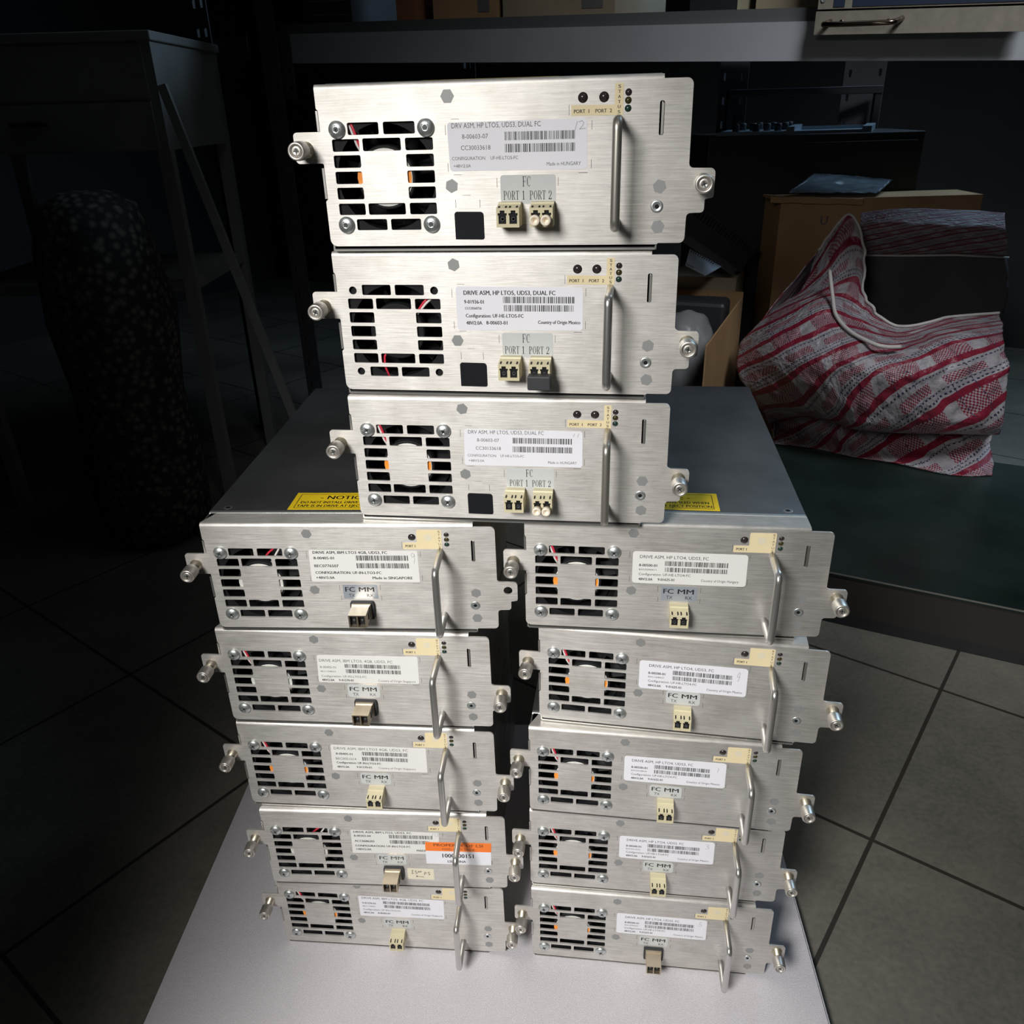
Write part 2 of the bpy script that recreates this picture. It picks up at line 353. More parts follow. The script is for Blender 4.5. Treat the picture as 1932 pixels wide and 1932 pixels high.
def screw_mesh(i):
    mb = MB(); T = Matrix.Rotation(R(90), 4, 'X'); rot = (0.2, 0.75, 0.5, 1.1)[i]
    prof = [(4.75, 0), (4.8, .45)]+[(4.8*math.cos(t), .45+2.35*math.sin(t)) for t in [R(a) for a in (14, 28, 42, 56, 68)]]+[(1.55, 2.72), (1.0, 2.3), (.3, 2.0)]
    mb.lathe(prof, 'screw', 28, T); cross(mb, T, 2.3, .42, 2.62, 'recess', rot)
    return mb.mesh('screw')
def hex_mesh():
    mb = MB(); T = Matrix.Rotation(R(90), 4, 'X'); mb.lathe([(3.75, 0), (3.75, .04), (3.6, .06)], 'hex', 6, T, False); return mb.mesh('hex_insert')
def rivet_mesh():
    mb = MB(); T = Matrix.Rotation(R(90), 4, 'X'); mb.lathe([(3.4, 0), (3.4, .2), (2.9, .45), (2.0, .42), (1.4, .12)], 'screw', 22, T); mb.lathe([(1.25, .1), (1.2, .16)], 'inside', 16, T); return mb.mesh('rivet')
def neck_mesh():
    mb = MB(); T = Matrix.Rotation(R(90), 4, 'X'); mb.lathe([(4.3, 0), (4.3, .5), (3.5, .9), (3.4, 7.0)], 'neck', 22, T); return mb.mesh('neck')
def knob_mesh(rot):
    mb = MB(); T = Matrix.Rotation(R(90), 4, 'X'); n = 56
    ring = lambda r, h, k=0.0: [((r+(k if i % 2 else -k))*math.cos(2*math.pi*i/n), (r+(k if i % 2 else -k))*math.sin(2*math.pi*i/n), h) for i in range(n)]
    rs = [ring(3.3, 6.6), ring(4.2, 6.7), ring(4.75, 7.4, .07), ring(4.85, 7.8, .09), ring(4.85, 14.6, .09), ring(4.8, 15.2, .0), ring(4.75, 16.2), ring(4.45, 16.6), ring(3.35, 16.6), ring(3.2, 16.3), ring(3.15, 15.7)]
    vs = [p for r in rs for p in r]; fs = []
    for j in range(len(rs)-1):
        for i in range(n): fs.append((j*n+i, j*n+(i+1) % n, (j+1)*n+(i+1) % n, (j+1)*n+i))
    fs.append(tuple(range((len(rs)-1)*n, len(rs)*n))); mb.add(vs, fs, 'knob', True, T)
    mb.lathe([(2.95, 15.7), (2.9, 16.1), (2.2, 16.35), (1.0, 16.2), (.3, 15.9)], 'knob', 24, T); cross(mb, T, 2.2, .36, 16.28, 'recess', rot)
    return mb.mesh('knob')
def handle_mesh(key):
    mb = MB(); x = 153.7; za, zb = zz(1.6), zz(-49.4); D = -28.0; rb = 4.2; P = [(x, 0.3, za), (x, -8, za)]
    P += [(x, D+rb-rb*math.sin(t), za-rb+rb*math.cos(t)) for t in [math.pi/2*i/7 for i in range(8)]]
    P += [(x, D+rb-rb*math.cos(t), zb+rb-rb*math.sin(t)) for t in [math.pi/2*i/7 for i in range(8)]]
    P += [(x, -8, zb), (x, 0.3, zb)]; mb.tube(P, 2.45, key, 20); return mb.mesh('handle')
def fan_frame_mesh():
    mb = MB(); filled([shift(rrect(-4.8, -54.8, 54.8, 4.8, 4)), shift(circle(25, -25, 28, 40))], 2.4, 22, mb, 'inside'); return mb.mesh('fan_frame')
def fan_mesh(kind):
    mb = MB(); T = at(25, -25, 0)
    mb.lathe([(17, -20), (17, -2.2), (16.3, -1.7)], 'inside', 36, T)
    if kind != 'dark':
        mb.lathe([(15.3, -1.7), (15.2, -1.6)], 'sticker', 36, T)
        k = 'fanorange' if kind == 'orange' else 'sticker'
        for s in (-1, 1):
            e = 1.6 if s < 0 else 0; mb.add([(25+s*11.5, 1.55, zz(-29.5)), (25+s*(14.4+e), 1.55, zz(-28.5)), (25+s*(14.9+e), 1.55, zz(-25)), (25+s*(14.4+e), 1.55, zz(-21.5)), (25+s*11.5, 1.55, zz(-20.5))], [(0, 1, 2, 3, 4)], k)
    for i in range(7):
        a = 2*math.pi*i/7; vs = []
        for r in (16.8, 22, 27):
            for q, y in ((-.20, 9), (.28, 17)):
                b = a+q*(15/r)+.2; vs.append((25+r*math.cos(b), y, zz(-25+r*math.sin(b))))
        mb.add(vs, [(0, 1, 3, 2), (2, 3, 5, 4)], 'inside', True)
    return mb.mesh('impeller')
def wire_mesh(path, key): 
    mb = MB(); mb.tube([(x, y, zz(z)) for x, y, z in path], .75, key, 8); return mb.mesh('wire')
def led_mesh(r, key):
    mb = MB(); T = Matrix.Rotation(R(90), 4, 'X')
    mb.lathe([(r, -2.6), (r, -1.0)]+[(r*math.cos(t), -1.0+.75*r*math.sin(t)) for t in [R(a) for a in (20, 40, 60, 80)]], key, 18, T); return mb.mesh('indicator_light')
def lc_port_mesh(x0):
    mb = MB(); x1 = x0+12.6; k = 'beige'
    prof = [(.2, -38.3), (-4.6, -38.3), (-5.0, -39.2), (-13, -40.4), (-13, -50.4), (.2, -50.6)]
    n = len(prof); A = [(x0, y, zz(z)) for y, z in prof]; B = [(x1, y, zz(z)) for y, z in prof]
    for i in range(n):
        if i == 3: continue
        j = (i+1) % n; mb.add([A[i], A[j], B[j], B[i]], [(0, 1, 2, 3)], k)
    mb.add(A, [tuple(range(n))], k); mb.add(B, [tuple(range(n-1, -1, -1))], k)
    # front with two keyed openings and the dark sockets behind them
    def key_loop(cx): return [(cx-2.1, -48.6), (cx+2.1, -48.6), (cx+2.1, -44.2), (cx+2.5, -44.2), (cx+2.5, -43.0), (cx+1.3, -43.0), (cx+1.3, -41.6), (cx-1.3, -41.6), (cx-1.3, -43.0), (cx-2.5, -43.0), (cx-2.5, -44.2), (cx-2.1, -44.2)]
    cs = (x0+3.3, x0+9.3)
    filled([shift([(x0, -50.4), (x1, -50.4), (x1, -40.4), (x0, -40.4)])]+[shift(key_loop(c)) for c in cs], -13, -12.0, mb, k)
    for c in cs:
        mb.box((c-2.6, -11.9, zz(-49)), (c+2.6, -5, zz(-41.2)), 'inside')
        mb.lathe([(1.3, 11.8), (1.3, 12.3), (.7, 12.35), (.6, 11.9)], 'rubber', 14, Matrix.Translation((c, 0, zz(-46.2))) @ YROT)
        for dx in (-1.9, 1.9): mb.box((c+dx-.35, -12.4, zz(-40.7)), (c+dx+.35, -9.2, zz(-39.55)), 'inside')
    return mb.mesh('fiber_port')
def sfp_mesh():
    mb = MB()
    filled([shift(rrect(87.3, -52.2, 104.2, -38.2, 1.5)), shift(rrect(89.2, -50.4, 102.2, -40.4, .6))], -2.6, -.02, mb, 'rubber')
    mb.box((88.8, -5.2, zz(-50.2)), (102.3, -.2, zz(-39.0)), 'cage')
    x0, x1 = 89.2, 101.6
    mb.box((x0, -17.6, zz(-40.3)), (x1, -5.2, zz(-39.5)), 'cage'); mb.box((x0, -17.6, zz(-49.4)), (x1, -5.2, zz(-48.6)), 'cage')
    for xa in (x0, (x0+x1)/2-.45, x1-.9): mb.box((xa, -17.6, zz(-48.6)), (xa+.9, -5.2, zz(-40.3)), 'cage')
    mb.box((x0+.9, -14.6, zz(-48.6)), (x1-.9, -5.4, zz(-40.3)), 'inside'); mb.box((x0-.35, -12.4, zz(-46.5)), (x0, -9, zz(-43)), 'cage')
    mb.box((x1, -11, zz(-47)), (x1+.5, -6, zz(-42)), 'recess')
    for c in (x0+3.3, x0+9.1): mb.lathe([(1.0, 14), (1.0, 15.2), (.5, 15.25)], 'recess', 12, Matrix.Translation((c, 0, zz(-45))) @ YROT)
    return mb.mesh('transceiver')
def plug_mesh():
    mb = MB(); T = YROT; mb.lathe([(1.6, 8), (1.6, 16.2), (2.75, 16.5), (2.85, 19.6), (2.6, 20.0), (1.5, 20.0), (1.3, 17.0)], 'plug', 22, T); return mb.mesh('dust_plug')
def cap_mesh():
    mb = MB(); mb.box((107.2, -19.5, zz(-54.3)), (121.0, -11.5, zz(-45.6)), 'rubber', ch=.9); return mb.mesh('rubber_cap')
def cover_mesh():
    mb = MB(); mb.prism(shift(rounded([(63.4, -58.2, 0), (80.0, -58.4, 1.2), (79.9, -43.5, 1.8), (64.2, -43.3, 1.4), (63.3, -44.4, 1)], 3)), -.35, -.01, 'blackcover'); return mb.mesh('power_socket_cover')
def port_label_mesh(dual):
    mb = MB(); y = -.12
    if dual:
        mb.prism(shift([(128.9, 3.9), (156.0, 3.6), (156.0, 18.6), (151.5, 18.6), (151.5, 8.6), (128.9, 8.9)]), y, -.01, 'cream')
        text(mb, 'PORT', 130.3, 136.2, zz(5.9), 1.75, 'ink', True, y-.05); text(mb, '1', 138.0, None, zz(5.9), 1.75, 'ink', True, y-.05)
        text(mb, 'PORT', 141.6, 147.4, zz(5.9), 1.75, 'ink', True, y-.05); text(mb, '2', 149.1, 150.1, zz(5.9), 1.75, 'ink', True, y-.05)
        for i, c in enumerate('STATUS'): text(mb, c, 153.2, 154.6, zz(17.1-i*2.38), 1.5, 'ink', True, y-.05)
    else:
        mb.prism(shift(rounded([(128.3, 3.2, .6), (155.0, 3.4, .6), (155.2, 18.2, .8), (138.2, 18.0, .8), (138.2, 8.4, .3), (128.4, 8.2, .6)], 3)), y, -.01, 'cream')
        mb.lathe([(2.7, .13), (2.65, .16)], 'creamdot', 22, at(146.1, 12.2))
        text(mb, 'PORT', 130.2, 135.4, zz(5.7), 1.75, 'ink', True, y-.05); text(mb, '1', 136.6, None, zz(5.7), 1.75, 'ink', True, y-.05)
        for i, c in enumerate('STATUS'): text(mb, c, 152.8, 154.3, zz(16.7-i*2.38), 1.5, 'ink', False, y-.05)
    return mb.mesh('port_label', fix=False)
def fc_label_mesh(style):
    mb = MB(); y = -.12
    if style == 'dual':
        mb.prism(shift(rrect(90.0, -39.6, 120.6, -24.6, 1.6)), y, -.01, 'greylab')
        serif_text(mb, 'FC', 102.3, 107.2, zz(-30.6), 5.2, 'ink', y-.05)
        serif_text(mb, 'PORT 1', 91.6, 104.0, zz(-37.4), 4.6, 'ink', y-.05); serif_text(mb, 'PORT 2', 106.2, 118.8, zz(-37.4), 4.6, 'ink', y-.05)
    else:
        mb.prism(shift(rrect(82.9, -36.7, 107.4, -25.2, 2.0 if style == 'round' else .4)), y, -.01, 'greylab' if style == 'round' else 'bluelab')
        text(mb, 'FC', 84.6, 91.3, zz(-29.1), 3.7, 'ink', True, y-.05); text(mb, 'MM', 94.3, 105.0, zz(-29.1), 3.7, 'ink', True, y-.05)
        text(mb, 'TX', 86.6, 90.9, zz(-34.0), 2.5, 'ink', False, y-.05); text(mb, 'RX', 99.6, 104.1, zz(-34.0), 2.5, 'ink', False, y-.05)
    return mb.mesh('fibre_label', fix=False)
def bars(mb, x0, x1, za, zb, rnd, y):
    x = x0
    while x < x1:
        wd = rnd.choice((.22, .22, .4, .6)); gp = rnd.choice((.25, .25, .4, .65))
        e = min(x+wd, x1); mb.add([(x, y, za), (e, y, za), (e, y, zb), (x, y, zb)], [(0, 1, 2, 3)], 'ink'); x += wd+gp
def stroke(mb, pts, wd, key, y):
    for (xa, za), (xb, zb) in zip(pts, pts[1:]):
        d = Vector((xb-xa, zb-za)); 
        if d.length < 1e-6: continue
        n = Vector((-d.y, d.x)).normalized()*wd/2
        mb.add([(xa+n.x, y, zz(za+n.y)), (xb+n.x, y, zz(zb+n.y)), (xb-n.x, y, zz(zb-n.y)), (xa-n.x, y, zz(za-n.y))], [(0, 1, 2, 3)], key)
def drive_label_mesh(corners, rows, brs, seed, paper, ink='ink', rad=1.8, hand=()):
    mb = MB(); y = -.13; rnd = random.Random(seed)
    mb.prism(shift(rounded([(c[0], c[1], rad) for c in corners], 4)), y, -.01, paper)
    for t, xl, xr, z, cap, bold in rows: text(mb, t, xl, xr, zz(z), cap, ink if not bold else 'ink', bold, y-.05)
    for x0, x1, z1, z0 in brs: bars(mb, x0, x1, zz(z0), zz(z1), rnd, y-.05)
    for h in hand: stroke(mb, h, .32, 'pencil', y-.06)
    return mb.mesh('drive_label', fix=False)

SH = {}
for i in range(4): SH['screw%d' % i] = screw_mesh(i)
SH.update(hex=hex_mesh(), rivet=rivet_mesh(), neck=neck_mesh(), housing=housing_mesh(), lid=lid_mesh(), fanframe=fan_frame_mesh(),
          satin=handle_mesh('satin'), chrome=handle_mesh('chrome'), ledp=led_mesh(2.45, 'led'), led0=led_mesh(1.65, 'led'), led1=led_mesh(1.65, 'ledy'), led2=led_mesh(1.65, 'ledg'),
          lcA=lc_port_mesh(89.1), lcB=lc_port_mesh(107.4), sfp=sfp_mesh(), plug=plug_mesh(), cap=cap_mesh(), cover=cover_mesh(),
          plD=port_label_mesh(True), plS=port_label_mesh(False), fcD=fc_label_mesh('dual'), fcR=fc_label_mesh('round'), fcQ=fc_label_mesh('square'),
          faceD=face_plate('dual'), faceH=face_plate('dual', holes=True), faceS=face_plate('single'), faceB=face_plate('single', bare=True))
for k in ('orange', 'white', 'dark'): SH['fan_'+k] = fan_mesh(k)
for i in range(5): SH['knob%d' % i] = knob_mesh(i*.37)
WL = {'left': [([(6, 3, 6), (8.5, 2.6, 0), (11, 2.6, -8), (15, 4, -15)], 'redwire'), ([(4.6, 3.2, 6), (7, 2.8, 0), (9.6, 2.8, -8), (13, 4, -15)], 'whitewire'), ([(8, 3.4, 6), (10.4, 3, 0), (12.8, 3, -8), (17, 4, -15)], 'inside')],
      'right': [([(40, 3, 7), (37, 2.6, 2), (33.5, 2.6, -1), (29, 3.4, -6)], 'redwire'), ([(44, 3, 7), (41, 2.6, 2), (38.5, 2.6, -2), (34, 3.4, -9)], 'whitewire')],
      'low': [([(18, 3, -36), (15.2, 2.6, -41), (14.8, 2.6, -47), (18, 3, -56)], 'redwire'), ([(50, 3, -3), (44, 2.6, -8), (38.5, 2.8, -14), (35, 3.4, -18)], 'whitewire'), ([(47, 3, -3), (42, 2.6, -8), (38.3, 2.8, -13), (33, 3.4, -17)], 'redwire')]}

def rowsB(t, tl, tr, n, s, c, cr, v, coo, zs, nl, tb=True, v2=None, coox=(112, 136)):
    """title, part number, serial, configuration, voltage and origin lines at heights zs"""
    r = [(t, tl, tr, zs[0], 2.35, False), (n, nl, nl+12, zs[1], 1.95, tb), (s, nl, nl+11.5, zs[2], 1.25, False), (c, nl, cr, zs[3], 1.9, False), (v, nl, nl+9.5, zs[4], 1.9, True)]
    if v2: r.append((v2, nl+13, nl+24, zs[4]+.15, 1.9, True))
    r.append((coo, coox[0], coox[1], zs[4]+.5, 1.9, False)); return r
U = []
# name: x, y, level, yaw, options
def unit(x, y, lev, yaw, label, **kw): U.append((x, y, lev, yaw, label, kw))
unit(-90.3, 502.0, 7, -8.31, 'silver drive module on top of the centre stack, pencilled 12 beside its barcodes', kind='dual', handle='satin', fc='fcD', wires='left', fan='orange', plugs=True,
     lab=dict(corners=[(62.2, -22.2), (137.7, -22.3), (137.3, 2.6), (61.7, 2.2)], paper='white', ink='greyink', brs=[(93.2, 131, -3.0, -7.2), (93.1, 130.9, -9, -13.2)],
     rows=[('DRV ASM, HP LTO5, UDS3, DUAL FC', 64.2, 112.6, .5, 2.5, False), ('8-00603-07', 69.7, 84, -4.9, 2.2, False), ('CC30033618', 68.8, 85.1, -10.5, 2.2, False), ('CONFIGURATION', 63.6, 82, -15.8, 1.7, False), ('UF-HE-LTO5-FC', 85, 100.1, -15.8, 1.7, False), ('+48V/2.0A', 64.3, 73.9, -19.6, 1.6, False), ('Made in HUNGARY', 115.7, 134.2, -19.3, 1.8, False)],
     hand=[[(130.8, -3.2), (132.2, 1.2)], [(132.9, .8), (134.6, 1.5), (135.6, .4), (134.8, -1.2), (133.2, -2.6), (136.6, -2.2)]]))
unit(-91.9, 505.6, 6, -8.79, 'silver drive module second from the top, dark rubber cap on one fibre port', kind='dual', handle='chrome', fc='fcD', wires='low', fan='dark', holes=True, cap=True,
     lab=dict(corners=[(63, -23.3), (138.3, -23), (138.2, 2.0), (63.1, 2.7)], paper='white', brs=[(91.3, 133.2, -3.3, -7.1), (91.7, 132.9, -8.2, -11.9)],
     rows=[('DRIVE ASM, HP LTO5, UDS3, DUAL FC', 67.8, 122.1, -1.1, 2.5, True), ('9-01936-01', 67.9, 79.7, -6.4, 2.1, True), ('CCC0560726', 68.2, 78.2, -10.2, 1.4, True), ('Configuration: UF-HE-LTO5-FC', 68.5, 103.2, -14.6, 2.1, True), ('48V/2.0A', 68.6, 78.2, -18.9, 2.1, True), ('8-00603-01', 80.8, 93.4, -18.7, 2.1, True), ('Country of Origin Mexico', 111.9, 136.8, -18.2, 2.0, True)]))
unit(-91.7, 503.0, 5, -7.57, 'silver drive module third from the top, resting across both lower stacks', kind='dual', handle='satin', fc='fcD', wires='left', fan='orange', plugs=True,
     lab=dict(corners=[(62.4, -23.3), (138.5, -23.2), (138.5, 1.2), (63.3, 1.5)], paper='white', ink='greyink', brs=[(94.3, 132, -3.8, -7.6), (94.1, 132, -9.6, -13.6)],
     rows=[('DRV ASM, HP LTO5, UDS3, DUAL FC', 65.8, 114, -.3, 2.4, False), ('8-00603-07', 71.3, 85.5, -5.7, 2.2, False), ('CC30133618', 70.2, 86.5, -11.3, 2.2, False), ('CONFIGURATION', 64.8, 83.2, -16.4, 1.7, False), ('UF-HE-LTO5-FC', 86, 101.3, -16.3, 1.7, False), ('+48V/2.0A', 65.3, 75.5, -20, 1.6, False), ('Made in HUNGARY', 116.7, 135, -20.2, 1.8, False)],
     hand=[[(132.6, -2.6), (133.5, -.2)], [(135.2, -2.7), (136.2, -.2)]]))
SNG = ('DRIVE ASM, IBM LTO3 4GB, UDS3, FC', 'Country of Origin Singapore')
unit(-203.0, 503.9, 4, -3.72, 'silver drive module at the top of the left stack, its right thumbscrew missing', kind='single', handle='chrome', fc='fcQ', wires='right', fan='white', sfp=True, bare=True,
     lab=dict(corners=[(61.6, -22.6), (138, -22.9), (137.8, 1.9), (62.5, 2.3)], paper='pale', rad=1.0, brs=[(94.8, 131.1, -1.8, -5.8), (94.8, 131.3, -7.9, -11.9)],
     rows=[('DRIVE ASM, IBM LTO3 4GB, UDS3, FC', 65.2, 116.9, .5, 2.1, True), ('8-00405-01', 65.3, 79.5, -3.9, 2.1, True), ('BEC0776507', 65.1, 82, -10.1, 2.1, True), ('CONFIGURATION: UF-IN-LTO3-FC', 65.1, 111.5, -15.5, 2.1, True), ('+48V/2.0A', 65.1, 78.2, -19.6, 2.0, True), ('Made in SINGAPORE', 105, 133, -19.6, 2.1, True)],
     hand=[[(135.4, -.6), (134.2, .2), (133.3, -1.4), (134.2, -3.2), (135.4, -2.2), (135.6, -.6), (135.6, -5), (135.0, -8.2)]]))
unit(-209.7, 507.1, 3, -5.07, 'silver drive module second in the left stack, grey transceiver and rounded grey port label', kind='single', handle='chrome', fc='fcR', wires='left', fan='white', sfp=True,
     lab=dict(corners=[(61.6, -23.6), (137.9, -22.9), (138.3, 1.7), (63, 1.2)], paper='pale', rad=1.4, brs=[(83.2, 124.9, -6.3, -9.7), (83.5, 124.9, -11, -14.5)], ink='greyink',
     rows=rowsB('DRIVE ASM, IBM LTO3, 4GB, UDS3, FC', 64.3, 119.3, '8-00405-01', 'BEC1308024', 'Configuration: UF-IN-LTO3-FC', 98.5, '48V/2.0A', 'Country of Origin Singapore', (-3.5, -9.5, -13.4, -17.7, -21.3), 64.3, False, '9-01270-01', (107.2, 135.2))))
unit(-209.5, 507.9, 2, -5.19, 'silver drive module in the middle of the left stack, beige fibre port', kind='single', handle='chrome', fc='fcR', wires='left', fan='orange', lc=True,
     lab=dict(corners=[(61, -23.4), (137.6, -22.4), (137.9, 2.1), (62.4, 2.8)], paper='pale', rad=.8, brs=[(86.5, 123.1, -3.2, -6.9), (86.5, 123.2, -8.6, -12.4)], ink='greyink',
     rows=[('DRIVE ASM, IBM LTO3 4GB, UDS3, FC', 64.7, 123.6, -.5, 2.4, False), ('8-00405-01', 65.7, 79, -6, 2.0, True), ('BEC0051014', 65, 81.5, -11, 2.2, False), ('Configuration: UF-IN-LTO3-FC', 65.2, 101.1, -15, 2.0, True), ('48V/2.0A', 65.2, 75, -19.5, 1.9, True), ('9-01270-01', 81, 93, -19.2, 1.9, True), ('Country of Origin Singapore', 98.7, 128.2, -19.3, 1.9, False)]))
unit(-204.1, 503.1, 1, -3.89, 'silver drive module fourth in the left stack, with an orange and white asset tag', kind='single', handle='chrome', fc='fcR', wires='right', fan='white', sfp=True, asset=True,
     lab=dict(corners=[(62.4, -24.2), (135.8, -23), (136.6, 1.2), (63.2, 2.3)], paper='pale', rad=.6, brs=[(95, 131, -2.2, -6.2), (95, 128, -8.2, -12.2)],
     rows=[('DRIVE ASM, IBM LTO3, UDS3, FC', 65.4, 113.8, .2, 2.1, True), ('8-00303-04', 65.5, 79.5, -4.1, 2.1, True), ('ACC0686203', 65.5, 82, -10.1, 2.1, True), ('CONFIGURATION: UF-IN-LTO3-FC', 65.5, 112, -15.5, 2.1, True), ('+48V/2.0A', 65.6, 78.6, -19.6, 2.0, True), ('MADE', 117, 125, -19.6, 2.1, True)],
     hand=[[(131, -3), (132, 1)], [(133.8, .8), (135.6, .6), (135.8, -2.4), (133.6, -2.4), (133.4, .6)]]))
unit(-207.6, 512.0, 0, -5.36, 'silver drive module at the bottom of the left stack, resting on the foam', kind='single', handle='chrome', fc='fcR', wires='left', fan='orange', lc=True,
     lab=dict(corners=[(62.1, -23), (138.1, -22), (138.6, 1.6), (62.6, 2.4)], paper='white', rad=1.4, brs=[(84.4, 126.3, -2.8, -6.2), (85, 126.3, -7.6, -11.2)],
     rows=rowsB('DRIVE ASM, IBM LTO3, 4GB, UDS3, FC', 65.5, 120.6, '9-01270-01', 'BEC1198836', 'Configuration: UF-IN-LTO3-FC', 99.6, '48V/2.0A', 'Country of Origin Singapore', (.2, -6.3, -10.2, -14.4, -18.6), 65.5, True, '8-00405-01', (108.6, 136.5))))
def rlab(dx, dz, ser, org, hand=(), paper='white'):
    zs = [z+dz for z in (-2.2, -8.8, -12.2, -15.8, -19.8)]
    return dict(corners=[(62.8, -23+dz), (138.9, -23+dz), (138.6, 1.7+dz), (62.7, 1.7+dz)], paper=paper, rad=2.2, brs=[(85.5+dx, 127.2+dx, -5.1+dz, -8.8+dz), (85.6+dx, 127+dx, -10+dz, -13.5+dz)],
        rows=rowsB('DRIVE ASM, HP LTO4, UDS3, FC', 68.5+dx, 114+dx, '8-00500-01', ser, 'Configuration: UF-HE-LTO4-FC', 102.9+dx, '48V/2.0A', 'Country of Origin '+org, zs, 68.2+dx, True, '9-01625-01', (110.2+dx, 135+dx)), hand=hand)
unit(18.7, 495.5, 4, -7.59, 'silver drive module at the top of the right stack, label ending Origin Hungary', kind='single', handle='chrome', fc='fcQ', wires='left', fan='orange', lc=True, lab=rlab(-1, -.4, 'BXC0200411', 'Hungary', paper='pale'))
unit(27.5, 498.0, 3, -10.94, 'silver drive module second in the right stack, pencilled 4 on its white label', kind='single', handle='chrome', fc='fcR', wires='left', fan='orange', lc=True,
     lab=rlab(1.1, -1.9, 'BXC1608327', 'Mexico', [[(132.6, -3.6), (131.9, -5.6), (131.6, -8), (133.6, -7.6)], [(133.2, -3.6), (133.2, -8), (132.2, -11.8)]]))
unit(18.6, 491.5, 2, -8.84, 'silver drive module in the middle of the right stack, pencilled 1 on its white label', kind='single', handle='chrome', fc='fcR', wires='left', fan='orange', lc=True,
     lab=rlab(0, .2, 'BXC0518B18', 'Mexico', [[(132.6, -2.8), (133.2, -3.4), (132.4, -7.4)]]))
unit(18.0, 494.1, 1, -7.60, 'silver drive module fourth in the right stack, pencilled 3 on its white label', kind='single', handle='chrome', fc='fcR', wires='left', fan='orange', lc=True,
     lab=rlab(.1, -.5, 'BXC0516231', 'Mexico', [[(131.4, -1.6), (133.4, -1.2), (134, -2.6), (132.4, -3.6), (134.2, -4.2), (134, -6), (131.2, -6.4)]]))
unit(18.0, 490.8, 0, -7.55, 'silver drive module at the bottom of the right stack, transceiver over the foam', kind='single', handle='chrome', fc='fcR', wires='left', fan='orange', sfp=True,
     lab=rlab(1.5, -.7, 'BXC0990036', 'Mexico', [[(134.6, -1.4), (133, -1.6), (132.4, -4.2), (134.4, -4.6), (133.8, -6.6), (131.2, -6.2)]]))

